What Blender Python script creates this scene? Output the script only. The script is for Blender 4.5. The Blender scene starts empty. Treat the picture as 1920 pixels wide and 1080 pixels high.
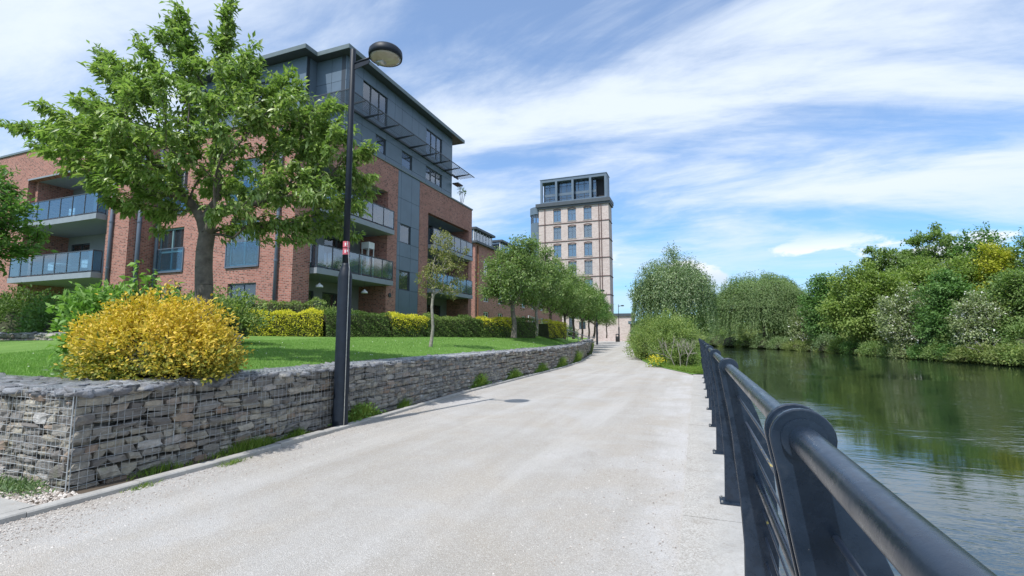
import bpy, math
import numpy as np
from mathutils import Vector, Matrix
R = math.radians
scene = bpy.context.scene
COL = scene.collection
rng = np.random.default_rng(11)

# ------------------------------------------------------------------ camera
cam_d = bpy.data.cameras.new('camera')
cam_d.sensor_width = 36.0
cam_d.lens = 890.0 / 1920.0 * 36.0
cam_d.clip_start = 0.02
cam_d.clip_end = 4000.0
cam = bpy.data.objects.new('camera', cam_d)
cam.location = (0, 0, 1.55)
cam.rotation_euler = (R(90) + math.atan(90 / 890.0), 0, R(21.1))
COL.objects.link(cam)
scene.camera = cam

# ------------------------------------------------------------------ sun + sky
SUN_DIR = Vector((0.12, 0.535, -0.837)).normalized()      # the way the light travels
sun_d = bpy.data.lights.new('sun', 'SUN')
sun_d.energy = 5.0
sun_d.angle = R(0.55)
sun_d.color = (1.0, 0.965, 0.915)
sun = bpy.data.objects.new('sun', sun_d)
sun.rotation_euler = SUN_DIR.to_track_quat('-Z', 'Y').to_euler()
sun.location = (-5, -20, 40)
COL.objects.link(sun)

world = bpy.data.worlds.new('World')
scene.world = world
world.use_nodes = True


def N(nt, typ, **kw):
    n = nt.nodes.new(typ)
    for k, v in kw.items():
        if k.startswith('i_'):
            key = k[2:]
            key = int(key) if key.isdigit() else key.replace('_', ' ')
            n.inputs[key].default_value = v
        else:
            setattr(n, k, v)
    return n


def L(nt, a, b):
    nt.links.new(a, b)


def math_n(nt, op, a, b=None, c=None, clamp=False):
    n = nt.nodes.new('ShaderNodeMath')
    n.operation = op
    n.use_clamp = clamp
    for i, v in enumerate((a, b, c)):
        if v is None:
            continue
        if isinstance(v, (int, float)):
            n.inputs[i].default_value = v
        else:
            nt.links.new(v, n.inputs[i])
    return n.outputs[0]


def vmath(nt, op, a, b=None):
    n = nt.nodes.new('ShaderNodeVectorMath')
    n.operation = op
    for i, v in enumerate((a, b)):
        if v is None:
            continue
        if isinstance(v, (tuple, list)):
            n.inputs[i].default_value = v
        else:
            nt.links.new(v, n.inputs[i])
    return n


def maprange(nt, v, a, b, c=0.0, d=1.0, smooth=False):
    n = nt.nodes.new('ShaderNodeMapRange')
    n.interpolation_type = 'SMOOTHSTEP' if smooth else 'LINEAR'
    nt.links.new(v, n.inputs[0])
    for i, x in enumerate((a, b, c, d)):
        n.inputs[i + 1].default_value = x
    return n.outputs[0]


def mixc(nt, f, a, b, blend='MIX'):
    n = nt.nodes.new('ShaderNodeMix')
    n.data_type = 'RGBA'
    n.blend_type = blend
    n.clamp_factor = True
    if isinstance(f, (int, float)):
        n.inputs[0].default_value = f
    else:
        nt.links.new(f, n.inputs[0])
    for idx, v in ((6, a), (7, b)):
        if isinstance(v, (tuple, list)):
            n.inputs[idx].default_value = (v[0], v[1], v[2], 1)
        else:
            nt.links.new(v, n.inputs[idx])
    return n.outputs[2]


def noise(nt, vec, scale, detail=4.0, rough=0.55, dist=0.0, lac=2.0):
    n = nt.nodes.new('ShaderNodeTexNoise')
    n.inputs['Scale'].default_value = scale
    n.inputs['Detail'].default_value = detail
    n.inputs['Roughness'].default_value = rough
    n.inputs['Lacunarity'].default_value = lac
    n.inputs['Distortion'].default_value = dist
    if vec is not None:
        nt.links.new(vec, n.inputs['Vector'])
    return n.outputs['Fac']


def build_world():
    nt = world.node_tree
    nt.nodes.clear()
    out = N(nt, 'ShaderNodeOutputWorld')
    bg = N(nt, 'ShaderNodeBackground')
    bg.inputs['Strength'].default_value = 0.12
    sky = N(nt, 'ShaderNodeTexSky', sky_type='NISHITA', sun_disc=False,
            sun_elevation=R(56.8), sun_rotation=R(192.7),
            air_density=1.0, dust_density=1.0, ozone_density=2.0, altitude=50.0)
    tc = N(nt, 'ShaderNodeTexCoord')
    d = tc.outputs['Generated']
    sep = N(nt, 'ShaderNodeSeparateXYZ')
    L(nt, d, sep.inputs[0])
    zz = math_n(nt, 'MAXIMUM', sep.outputs[2], 0.0)
    den = math_n(nt, 'ADD', zz, 0.14)
    px = math_n(nt, 'DIVIDE', sep.outputs[0], den)
    py = math_n(nt, 'DIVIDE', sep.outputs[1], den)
    comb = N(nt, 'ShaderNodeCombineXYZ')
    L(nt, px, comb.inputs[0])
    L(nt, py, comb.inputs[1])
    # thin high cloud combed into streaks
    mp = N(nt, 'ShaderNodeMapping')
    mp.inputs['Rotation'].default_value = (0, 0, R(-52))
    mp.inputs['Scale'].default_value = (0.55, 1.25, 1.0)
    mp.inputs['Location'].default_value = (3.1, 1.4, 0.0)
    L(nt, comb.outputs[0], mp.inputs[0])
    n1 = noise(nt, mp.outputs[0], 1.05, 9.0, 0.58, 0.75)
    n2 = noise(nt, mp.outputs[0], 4.2, 7.0, 0.66, 0.7)
    n3 = noise(nt, comb.outputs[0], 0.42, 3.0, 0.5, 0.2)
    s = math_n(nt, 'MULTIPLY_ADD', n1, 0.62, math_n(nt, 'MULTIPLY', n2, 0.14))
    s = math_n(nt, 'MULTIPLY_ADD', n3, 0.34, s)
    cov = maprange(nt, s, 0.430, 0.635, 0.22, 0.97, True)
    cov = math_n(nt, 'MULTIPLY', cov, maprange(nt, zz, 0.06, 0.26, 0.45, 1.0, True))
    skyc = mixc(nt, 1.0, sky.outputs[0], (0.60, 1.28, 1.80), 'MULTIPLY')
    cl = mixc(nt, cov, skyc, (7.4, 8.2, 9.3))
    # low cumulus puffs standing over the horizon
    at = math_n(nt, 'ARCTAN2', sep.outputs[0], sep.outputs[1])
    c2 = N(nt, 'ShaderNodeCombineXYZ')
    L(nt, math_n(nt, 'MULTIPLY', at, 9.0), c2.inputs[0])
    L(nt, math_n(nt, 'MULTIPLY', sep.outputs[2], 22.0), c2.inputs[1])
    m1 = noise(nt, c2.outputs[0], 0.62, 1.0, 0.4)
    m2 = noise(nt, c2.outputs[0], 2.3, 6.0, 0.6, 0.3)
    body = math_n(nt, 'MULTIPLY_ADD', m2, 0.34, m1)
    band = maprange(nt, math_n(nt, 'ABSOLUTE', math_n(nt, 'SUBTRACT', sep.outputs[2], 0.125)), 0.010, 0.065, 1.0, 0.0, True)
    body = math_n(nt, 'MULTIPLY', maprange(nt, body, 0.655, 0.735, 0.0, 1.0, True), band)
    shade = maprange(nt, sep.outputs[2], 0.105, 0.15, 0.0, 1.0, True)
    ccol = mixc(nt, shade, (6.4, 7.3, 8.6), (9.6, 9.6, 9.6))
    fin = mixc(nt, body, cl, ccol)
    # haze lightening towards the horizon
    hz = maprange(nt, zz, 0.0, 0.20, 0.50, 0.0, True)
    fin = mixc(nt, hz, fin, (5.4, 7.0, 8.8))
    L(nt, fin, bg.inputs['Color'])
    L(nt, bg.outputs[0], out.inputs['Surface'])


build_world()

vs = scene.view_settings
vs.view_transform = 'Standard'
vs.look = 'None'
vs.gamma = 1.0
vs.exposure = 0.0
vs.use_curve_mapping = False
scene.render.engine = 'CYCLES'
scene.cycles.max_bounces = 6
scene.cycles.diffuse_bounces = 4
scene.cycles.glossy_bounces = 3
scene.cycles.transparent_max_bounces = 12
scene.cycles.sample_clamp_indirect = 6.0

# ------------------------------------------------------------------ materials
MAT = {}


def mat(name):
    m = bpy.data.materials.new(name)
    m.use_nodes = True
    nt = m.node_tree
    b = nt.nodes['Principled BSDF']
    MAT[name] = m
    return m, nt, b


def objco(nt):
    return N(nt, 'ShaderNodeNewGeometry').outputs['Position']


def bump(nt, b, h, strength=0.4, dist=0.02):
    bp = N(nt, 'ShaderNodeBump')
    bp.inputs['Strength'].default_value = strength
    bp.inputs['Distance'].default_value = dist
    L(nt, h, bp.inputs['Height'])
    L(nt, bp.outputs[0], b.inputs['Normal'])


def plain(name, col, rough=0.6, metal=0.0, var=0.12, scale=3.0, bmp=0.0, bscale=60.0, spec=0.4):
    m, nt, b = mat(name)
    p = objco(nt)
    n = noise(nt, p, scale, 5.0, 0.6)
    dark = tuple(c * (1 - var) for c in col)
    lite = tuple(min(1, c * (1 + var)) for c in col)
    L(nt, mixc(nt, maprange(nt, n, 0.3, 0.7), dark, lite), b.inputs['Base Color'])
    b.inputs['Roughness'].default_value = rough
    b.inputs['Metallic'].default_value = metal
    b.inputs['Specular IOR Level'].default_value = spec
    if bmp:
        bump(nt, b, noise(nt, p, bscale, 4.0, 0.6), bmp, 0.01)
    return m


def leafmat(name, c1, c2, c3=None, trans=0.35, rough=0.5, spec=0.3):
    m, nt, b = mat(name)
    g = N(nt, 'ShaderNodeNewGeometry')
    rp = N(nt, 'ShaderNodeValToRGB')
    e = rp.color_ramp.elements
    e[0].position, e[0].color = 0.0, (*c1, 1)
    e[1].position, e[1].color = 1.0, (*(c3 or c2), 1)
    if c3:
        k = rp.color_ramp.elements.new(0.55)
        k.color = (*c2, 1)
    n = noise(nt, g.outputs['Position'], 0.9, 2.0, 0.5)
    f = math_n(nt, 'ADD', math_n(nt, 'MULTIPLY', g.outputs['Random Per Island'], 0.72), math_n(nt, 'MULTIPLY', maprange(nt, n, 0.3, 0.7), 0.28))
    L(nt, f, rp.inputs[0])
    L(nt, rp.outputs[0], b.inputs['Base Color'])
    b.inputs['Roughness'].default_value = rough
    b.inputs['Specular IOR Level'].default_value = spec
    tr = N(nt, 'ShaderNodeBsdfTranslucent')
    tc = mixc(nt, 1.0, rp.outputs[0], (1.02, 1.18, 0.60), 'MULTIPLY')
    L(nt, tc, tr.inputs[0])
    mx = N(nt, 'ShaderNodeMixShader')
    mx.inputs[0].default_value = trans
    L(nt, b.outputs[0], mx.inputs[1])
    L(nt, tr.outputs[0], mx.inputs[2])
    L(nt, mx.outputs[0], nt.nodes['Material Output'].inputs['Surface'])
    return m


def brickmat(name, c1, c2, mortar, bw=0.225, bh=0.075, ms=0.010, var=0.35, hue=(0.10, 0.04, 0.03)):
    m, nt, b = mat(name)
    p = objco(nt)
    sp = N(nt, 'ShaderNodeSeparateXYZ')
    L(nt, p, sp.inputs[0])
    cb = N(nt, 'ShaderNodeCombineXYZ')
    L(nt, math_n(nt, 'ADD', sp.outputs[0], sp.outputs[1]), cb.inputs[0])
    L(nt, sp.outputs[2], cb.inputs[1])
    br = N(nt, 'ShaderNodeTexBrick')
    br.offset = 0.5
    br.inputs['Scale'].default_value = 1.0
    br.inputs['Brick Width'].default_value = bw
    br.inputs['Row Height'].default_value = bh
    br.inputs['Mortar Size'].default_value = ms
    br.inputs['Mortar Smooth'].default_value = 0.2
    br.inputs['Bias'].default_value = 0.0
    br.inputs['Color1'].default_value = (*c1, 1)
    br.inputs['Color2'].default_value = (*c2, 1)
    br.inputs['Mortar'].default_value = (*mortar, 1)
    L(nt, cb.outputs[0], br.inputs['Vector'])
    # a scatter of burnt headers, one value for each brick
    cell = vmath(nt, 'DIVIDE', cb.outputs[0], (bw * 0.5, bh, 1)).outputs[0]
    wn = N(nt, 'ShaderNodeTexWhiteNoise', noise_dimensions='2D')
    L(nt, vmath(nt, 'FLOOR', cell).outputs[0], wn.inputs['Vector'])
    dk = math_n(nt, 'MULTIPLY', maprange(nt, wn.outputs[0], 0.62, 0.98), math_n(nt, 'SUBTRACT', 1.0, br.outputs['Fac']))
    c = mixc(nt, math_n(nt, 'MULTIPLY', dk, var), br.outputs[0], hue)
    n = noise(nt, p, 0.55, 4.0, 0.6)
    c = mixc(nt, maprange(nt, n, 0.35, 0.75, 0.0, 0.28), c, tuple(x * 0.55 for x in c2))
    L(nt, c, b.inputs['Base Color'])
    b.inputs['Roughness'].default_value = 0.85
    b.inputs['Specular IOR Level'].default_value = 0.25
    bump(nt, b, math_n(nt, 'SUBTRACT', 1.0, br.outputs['Fac']), 0.5, 0.008)
    return m


def glassmat(name, tint, dens=0.35, rough=0.02, bend=0.0, refl=1.5):
    m, nt, b = mat(name)
    out = nt.nodes['Material Output']
    nt.nodes.remove(b)
    fr = N(nt, 'ShaderNodeFresnel')
    fr.inputs['IOR'].default_value = 1.52
    gl = N(nt, 'ShaderNodeBsdfGlossy')
    gl.inputs['Roughness'].default_value = rough
    gl.inputs['Color'].default_value = (0.95, 0.97, 1, 1)
    tr = N(nt, 'ShaderNodeBsdfTransparent')
    tr.inputs['Color'].default_value = (*tint, 1)
    df = N(nt, 'ShaderNodeBsdfDiffuse')
    df.inputs['Color'].default_value = (tint[0] * 0.5, tint[1] * 0.55, tint[2] * 0.6, 1)
    a = N(nt, 'ShaderNodeMixShader')
    a.inputs[0].default_value = dens
    L(nt, tr.outputs[0], a.inputs[1])
    L(nt, df.outputs[0], a.inputs[2])
    mx = N(nt, 'ShaderNodeMixShader')
    f = math_n(nt, 'MULTIPLY', fr.outputs[0], refl, clamp=True)
    L(nt, f, mx.inputs[0])
    L(nt, a.outputs[0], mx.inputs[1])
    L(nt, gl.outputs[0], mx.inputs[2])
    if bend:
        bp = N(nt, 'ShaderNodeBump')
        bp.inputs['Strength'].default_value = bend
        bp.inputs['Distance'].default_value = 0.02
        L(nt, noise(nt, objco(nt), 1.1, 1.0, 0.4), bp.inputs['Height'])
        L(nt, bp.outputs[0], gl.inputs['Normal'])
    L(nt, mx.outputs[0], out.inputs['Surface'])
    return m


def make_materials():
    brickmat('brick_red', (0.445, 0.188, 0.145), (0.320, 0.124, 0.096), (0.38, 0.31, 0.28), var=0.85)
    brickmat('brick_pink', (0.58, 0.485, 0.455), (0.50, 0.405, 0.375), (0.55, 0.51, 0.49), bw=0.5, bh=0.16, ms=0.018, var=0.35, hue=(0.24, 0.13, 0.11))
    plain('render_grey', (0.22, 0.235, 0.255), 0.8, var=0.06)
    plain('panel_grey', (0.105, 0.148, 0.200), 0.42, var=0.10, scale=0.9, spec=0.5)
    plain('frame_dark', (0.045, 0.055, 0.070), 0.4, var=0.08)
    plain('frame_teal', (0.16, 0.27, 0.30), 0.45, var=0.08)
    plain('frame_pale', (0.55, 0.58, 0.60), 0.5, var=0.06)
    plain('slab_grey', (0.24, 0.27, 0.31), 0.55, var=0.07)
    plain('roof_metal', (0.060, 0.072, 0.085), 0.5, var=0.12, scale=1.2)
    plain('fascia', (0.13, 0.165, 0.18), 0.45, var=0.08)
    plain('pipe_grey', (0.105, 0.135, 0.185), 0.4, var=0.1)
    plain('interior', (0.055, 0.055, 0.06), 0.9, var=0.1)
    plain('curtain', (0.72, 0.73, 0.72), 0.9, var=0.1, scale=6)
    plain('navy_paint', (0.011, 0.020, 0.036), 0.24, var=0.25, scale=14, spec=0.55, bmp=0.05, bscale=90)
    plain('lamp_black', (0.010, 0.016, 0.027), 0.5, var=0.25, scale=8, spec=0.3)
    plain('lamp_silver', (0.42, 0.42, 0.40), 0.35, metal=0.6, var=0.25, scale=20)
    plain('sticker_red', (0.50, 0.10, 0.13), 0.5, var=0.1)
    plain('sticker_white', (0.75, 0.72, 0.72), 0.5, var=0.05)
    plain('galv_wire', (0.42, 0.44, 0.45), 0.45, metal=0.4, var=0.2, scale=10)
    plain('steel_rail', (0.42, 0.44, 0.46), 0.35, metal=0.7, var=0.1)
    plain('bark', (0.085, 0.070, 0.056), 0.9, var=0.45, scale=9, bmp=0.7, bscale=22)
    plain('bark_grey', (0.125, 0.108, 0.092), 0.85, var=0.42, scale=7, bmp=0.7, bscale=18)
    plain('bark_pale', (0.26, 0.24, 0.21), 0.85, var=0.35, scale=10, bmp=0.4)
    plain('soil', (0.075, 0.058, 0.042), 0.95, var=0.35, scale=4, bmp=0.6, bscale=30)
    plain('core_dark', (0.030, 0.028, 0.028), 0.95, var=0.2)
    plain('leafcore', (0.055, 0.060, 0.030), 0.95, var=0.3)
    plain('bin_black', (0.020, 0.020, 0.022), 0.4)
    plain('pot', (0.22, 0.10, 0.06), 0.7)
    plain('white_metal', (0.70, 0.72, 0.72), 0.45, var=0.05)
    plain('string_dark', (0.13, 0.085, 0.080), 0.8)
    plain('stone_grey', (0.30, 0.29, 0.28), 0.85, var=0.25, scale=5, bmp=0.5)
    glassmat('glass_window', (0.62, 0.74, 0.82), 0.08, 0.015, 0.06, 2.6)
    glassmat('glass_balcony', (0.58, 0.76, 0.86), 0.05, 0.05, 0.03, 0.22)
    glassmat('glass_far', (0.62, 0.74, 0.82), 0.25, 0.03, 0.1, 3.2)
    # leaves
    leafmat('leaf_cherry', (0.13, 0.215, 0.058), (0.24, 0.35, 0.1), (0.45, 0.51, 0.22), 0.42, 0.36, 0.5)
    leafmat('leaf_left', (0.085, 0.185, 0.052), (0.15, 0.28, 0.07), (0.25, 0.37, 0.115), 0.38)
    leafmat('leaf_broad', (0.12, 0.25, 0.055), (0.2, 0.35, 0.08), (0.3, 0.44, 0.13), 0.38)
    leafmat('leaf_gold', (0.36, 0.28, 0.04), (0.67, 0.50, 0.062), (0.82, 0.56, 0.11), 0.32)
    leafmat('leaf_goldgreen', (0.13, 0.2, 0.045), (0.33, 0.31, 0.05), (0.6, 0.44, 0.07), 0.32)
    leafmat('leaf_privet', (0.17, 0.225, 0.035), (0.54, 0.535, 0.05), (0.76, 0.7, 0.065), 0.28)
    leafmat('leaf_yellowtop', (0.52, 0.5, 0.04), (0.74, 0.68, 0.055), (0.85, 0.78, 0.08), 0.28)
    leafmat('leaf_hedge', (0.06, 0.11, 0.03), (0.125, 0.205, 0.05), (0.23, 0.32, 0.085), 0.3)
    leafmat('leaf_birch', (0.13, 0.21, 0.082), (0.205, 0.295, 0.11), (0.37, 0.43, 0.205), 0.4)
    leafmat('leaf_young', (0.17, 0.185, 0.08), (0.26, 0.275, 0.1), (0.36, 0.32, 0.15), 0.38)
    leafmat('leaf_weep', (0.11, 0.19, 0.08), (0.18, 0.27, 0.115), (0.4, 0.47, 0.27), 0.34, 0.36, 0.5)
    leafmat('leaf_bush', (0.115, 0.19, 0.058), (0.205, 0.29, 0.085), (0.39, 0.45, 0.14), 0.38)
    leafmat('leaf_willow', (0.15, 0.235, 0.1), (0.215, 0.305, 0.13), (0.31, 0.385, 0.19), 0.38)
    leafmat('leaf_dark', (0.07, 0.155, 0.046), (0.12, 0.235, 0.064), (0.2, 0.325, 0.1), 0.36)
    leafmat('leaf_lime', (0.155, 0.235, 0.06), (0.23, 0.32, 0.082), (0.345, 0.415, 0.125), 0.4)
    leafmat('leaf_mid', (0.125, 0.205, 0.07), (0.195, 0.29, 0.092), (0.3, 0.38, 0.14), 0.4)
    leafmat('leaf_yellow', (0.28, 0.31, 0.040), (0.42, 0.43, 0.050), (0.55, 0.53, 0.075), 0.35)
    leafmat('leaf_may', (0.14, 0.20, 0.075), (0.24, 0.30, 0.13), (0.44, 0.47, 0.30), 0.33)
    leafmat('leaf_bank', (0.105, 0.16, 0.045), (0.19, 0.245, 0.072), (0.33, 0.36, 0.14), 0.36)
    leafmat('grass', (0.15, 0.29, 0.065), (0.2, 0.36, 0.085), (0.28, 0.43, 0.13), 0.35, 0.6, 0.2)
    leafmat('grass_rough', (0.090, 0.168, 0.026), (0.156, 0.252, 0.038), (0.312, 0.348, 0.096), 0.3, 0.6, 0.2)
    leafmat('flower_yellow', (0.600, 0.500, 0.030), (0.750, 0.620, 0.040), None, 0.2)
    leafmat('flower_white', (0.600, 0.600, 0.550), (0.750, 0.750, 0.700), None, 0.2)

    # gabion stones
    for nm, tone in (('gabion_stone', 1.0), ('slate_top', 0.62)):
        m, nt, b = mat(nm)
        g = N(nt, 'ShaderNodeNewGeometry')
        oi = N(nt, 'ShaderNodeObjectInfo')
        f = math_n(nt, 'FRACT', math_n(nt, 'ADD', g.outputs['Random Per Island'], oi.outputs['Random']))
        rp = N(nt, 'ShaderNodeValToRGB')
        pal = [(0.0, (0.17, 0.155, 0.145)), (0.22, (0.31, 0.295, 0.275)), (0.42, (0.42, 0.385, 0.31)),
               (0.58, (0.22, 0.21, 0.205)), (0.74, (0.53, 0.49, 0.41)), (0.86, (0.34, 0.24, 0.175)), (1.0, (0.58, 0.57, 0.55))]
        if nm == 'slate_top':
            pal = [(0.0, (0.19, 0.205, 0.24)), (0.35, (0.26, 0.275, 0.31)), (0.7, (0.33, 0.345, 0.375)), (1.0, (0.22, 0.225, 0.25))]
        e = rp.color_ramp.elements
        while len(e) < len(pal):
            e.new(0.5)
        for k, (q, c) in enumerate(pal):
            e[k].position = q
            e[k].color = (*c, 1)
        L(nt, f, rp.inputs[0])
        p = g.outputs['Position']
        n = noise(nt, p, 14.0, 6.0, 0.65)
        c = mixc(nt, maprange(nt, n, 0.35, 0.72, 0.0, 0.75), rp.outputs[0], (0.15, 0.14, 0.13))
        n2 = noise(nt, p, 5.0, 4.0, 0.6)
        c = mixc(nt, maprange(nt, n2, 0.56, 0.72, 0.0, 0.5), c, (0.46, 0.42, 0.32))
        n3 = noise(nt, p, 3.3, 4.0, 0.6, 0.5)
        c = mixc(nt, maprange(nt, n3, 0.62, 0.74, 0.0, 0.45), c, (0.15, 0.17, 0.09))
        L(nt, c, b.inputs['Base Color'])
        b.inputs['Roughness'].default_value = 0.82
        b.inputs['Specular IOR Level'].default_value = 0.3
        st = N(nt, 'ShaderNodeMapping')
        st.inputs['Scale'].default_value = (1, 1, 3.0)
        L(nt, p, st.inputs[0])
        h = math_n(nt, 'ADD', noise(nt, st.outputs[0], 16.0, 6.0, 0.7), math_n(nt, 'MULTIPLY', noise(nt, p, 70.0, 3.0, 0.6), 0.3))
        bump(nt, b, h, 0.9, 0.03)

    # compacted gravel of the path
    m, nt, b = mat('path_gravel')
    p = objco(nt)
    big = noise(nt, p, 0.32, 5.0, 0.62, 0.6)
    mid = noise(nt, p, 1.6, 5.0, 0.65, 0.3)
    fine = noise(nt, p, 60.0, 4.0, 0.75)
    vo = N(nt, 'ShaderNodeTexVoronoi')
    vo.inputs['Scale'].default_value = 130.0
    L(nt, p, vo.inputs['Vector'])
    c = mixc(nt, maprange(nt, big, 0.36, 0.70), (0.352, 0.330, 0.300), (0.425, 0.415, 0.405))
    c = mixc(nt, maprange(nt, mid, 0.45, 0.75, 0.0, 0.45), c, (0.47, 0.46, 0.455))
    sp = N(nt, 'ShaderNodeSeparateXYZ')
    L(nt, p, sp.inputs[0])
    edge = maprange(nt, math_n(nt, 'ADD', sp.outputs[0], math_n(nt, 'MULTIPLY', mid, 1.2)), -0.35, 0.42, 0.0, 1.0, True)
    c = mixc(nt, math_n(nt, 'MULTIPLY', edge, 0.55), c, (0.53, 0.525, 0.53))
    sandy = maprange(nt, noise(nt, p, 0.75, 4.0, 0.6, 0.4), 0.46, 0.64, 0.0, 0.85)
    c = mixc(nt, sandy, c, (0.385, 0.352, 0.310))
    tm = N(nt, 'ShaderNodeMapping')
    tm.inputs['Scale'].default_value = (1.5, 0.11, 1.0)
    L(nt, p, tm.inputs[0])
    trk = noise(nt, tm.outputs[0], 1.0, 5.0, 0.6, 0.25)
    c = mixc(nt, maprange(nt, trk, 0.50, 0.68, 0.0, 0.40), c, (0.290, 0.265, 0.230))
    c = mixc(nt, maprange(nt, trk, 0.48, 0.34, 0.0, 0.35), c, (0.52, 0.51, 0.50))
    damp = maprange(nt, noise(nt, p, 0.5, 6.0, 0.7, 1.2), 0.60, 0.74, 0.0, 0.30)
    c = mixc(nt, damp, c, (0.20, 0.18, 0.155))
    cs = N(nt, 'ShaderNodeSeparateColor')
    L(nt, vo.outputs['Color'], cs.inputs[0])
    c = mixc(nt, maprange(nt, cs.outputs[0], 0.55, 1.0, 0.0, 0.42), c, (0.22, 0.195, 0.17))
    c = mixc(nt, maprange(nt, cs.outputs[1], 0.70, 1.0, 0.0, 0.42), c, (0.62, 0.60, 0.57))
    c = mixc(nt, maprange(nt, fine, 0.60, 0.85, 0.0, 0.45), c, (0.23, 0.20, 0.18))
    L(nt, c, b.inputs['Base Color'])
    b.inputs['Roughness'].default_value = 0.95
    b.inputs['Specular IOR Level'].default_value = 0.15
    h = math_n(nt, 'ADD', math_n(nt, 'MULTIPLY', vo.outputs['Distance'], -0.9), math_n(nt, 'ADD', fine, math_n(nt, 'MULTIPLY', mid, 0.8)))
    bump(nt, b, h, 0.6, 0.010)

    # small loose stones on the path
    m, nt, b = mat('pebble')
    g = N(nt, 'ShaderNodeNewGeometry')
    rp = N(nt, 'ShaderNodeValToRGB')
    e = rp.color_ramp.elements
    e[0].color = (0.20, 0.17, 0.15, 1)
    e[1].color = (0.60, 0.57, 0.54, 1)
    k = e.new(0.5)
    k.color = (0.40, 0.35, 0.31, 1)
    L(nt, g.outputs['Random Per Island'], rp.inputs[0])
    L(nt, rp.outputs[0], b.inputs['Base Color'])
    b.inputs['Roughness'].default_value = 0.9

    # concrete of kerb and coping
    for nm, col in (('kerb_concrete', (0.40, 0.39, 0.37)), ('coping_concrete', (0.405, 0.40, 0.39))):
        m, nt, b = mat(nm)
        p = objco(nt)
        n = noise(nt, p, 2.2, 6.0, 0.65, 0.3)
        f2 = noise(nt, p, 45.0, 4.0, 0.7)
        c = mixc(nt, maprange(nt, n, 0.35, 0.7), tuple(x * 0.76 for x in col), tuple(x * 1.10 for x in col))
        c = mixc(nt, maprange(nt, f2, 0.55, 0.8, 0.0, 0.6), c, tuple(x * 0.42 for x in col))
        stain = noise(nt, p, 6.0, 5.0, 0.7, 0.8)
        c = mixc(nt, maprange(nt, stain, 0.58, 0.72, 0.0, 0.55), c, (0.27, 0.22, 0.175))
        oi = N(nt, 'ShaderNodeObjectInfo')
        c = mixc(nt, maprange(nt, oi.outputs['Random'], 0.0, 1.0, 0.0, 0.22), c, (0.30, 0.29, 0.27))
        if nm == 'coping_concrete':
            sx = N(nt, 'ShaderNodeSeparateXYZ')
            L(nt, p, sx.inputs[0])
            drift = math_n(nt, 'ADD', sx.outputs[0], math_n(nt, 'MULTIPLY', noise(nt, p, 1.7, 6.0, 0.7, 0.6), -0.75))
            vo = N(nt, 'ShaderNodeTexVoronoi')
            vo.inputs['Scale'].default_value = 110.0
            L(nt, p, vo.inputs['Vector'])
            vs_ = N(nt, 'ShaderNodeSeparateColor')
            L(nt, vo.outputs['Color'], vs_.inputs[0])
            grit = mixc(nt, vs_.outputs[0], (0.27, 0.25, 0.225), (0.50, 0.485, 0.46))
            c = mixc(nt, maprange(nt, drift, -0.44, -0.16, 0.85, 0.0), c, grit)
            blot = maprange(nt, noise(nt, p, 3.5, 7.0, 0.75, 1.0), 0.54, 0.70, 0.0, 0.5)
            c = mixc(nt, blot, c, (0.24, 0.215, 0.185))
            spk = maprange(nt, noise(nt, p, 28.0, 5.0, 0.8), 0.58, 0.70, 0.0, 0.6)
            c = mixc(nt, spk, c, (0.20, 0.18, 0.155))
        L(nt, c, b.inputs['Base Color'])
        b.inputs['Roughness'].default_value = 0.9
        b.inputs['Specular IOR Level'].default_value = 0.2
        bump(nt, b, math_n(nt, 'ADD', f2, n), 0.4, 0.008)

    # turf under the blades
    m, nt, b = mat('turf')
    p = objco(nt)
    n = noise(nt, p, 1.3, 5.0, 0.6)
    f2 = noise(nt, p, 55.0, 3.0, 0.7)
    c = mixc(nt, maprange(nt, n, 0.35, 0.68), (0.115, 0.215, 0.050), (0.165, 0.275, 0.070))
    c = mixc(nt, maprange(nt, f2, 0.45, 0.8, 0.0, 0.6), c, (0.075, 0.145, 0.035))
    L(nt, c, b.inputs['Base Color'])
    b.inputs['Roughness'].default_value = 0.95
    b.inputs['Specular IOR Level'].default_value = 0.1
    bump(nt, b, f2, 0.8, 0.02)

    m, nt, b = mat('ground_earth')
    p = objco(nt)
    n = noise(nt, p, 0.5, 6.0, 0.65)
    f2 = noise(nt, p, 9.0, 4.0, 0.7)
    c = mixc(nt, maprange(nt, n, 0.35, 0.68), (0.075, 0.105, 0.028), (0.115, 0.150, 0.042))
    c = mixc(nt, maprange(nt, f2, 0.55, 0.8, 0.0, 0.7), c, (0.11, 0.085, 0.055))
    L(nt, c, b.inputs['Base Color'])
    b.inputs['Roughness'].default_value = 0.95
    b.inputs['Specular IOR Level'].default_value = 0.1
    bump(nt, b, f2, 0.8, 0.08)

    # river water
    m, nt, b = mat('river_water')
    p = objco(nt)
    b.inputs['Base Color'].default_value = (0.012, 0.022, 0.012, 1)
    b.inputs['Roughness'].default_value = 0.035
    b.inputs['IOR'].default_value = 2.4
    b.inputs['Specular IOR Level'].default_value = 0.5
    mp = N(nt, 'ShaderNodeMapping')
    mp.inputs['Rotation'].default_value = (0, 0, R(24))
    mp.inputs['Scale'].default_value = (0.75, 2.3, 1.0)
    L(nt, p, mp.inputs[0])
    w1 = noise(nt, mp.outputs[0], 1.5, 3.0, 0.55, 0.35)
    w2 = noise(nt, mp.outputs[0], 5.0, 3.0, 0.6, 0.3)
    patch = maprange(nt, noise(nt, p, 0.13, 3.0, 0.5), 0.38, 0.64, 0.10, 1.0, True)
    h = math_n(nt, 'ADD', w1, math_n(nt, 'MULTIPLY', w2, 0.22))
    h = math_n(nt, 'MULTIPLY', h, patch)
    bp = N(nt, 'ShaderNodeBump')
    bp.inputs['Strength'].default_value = 0.19
    bp.inputs['Distance'].default_value = 0.10
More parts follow.
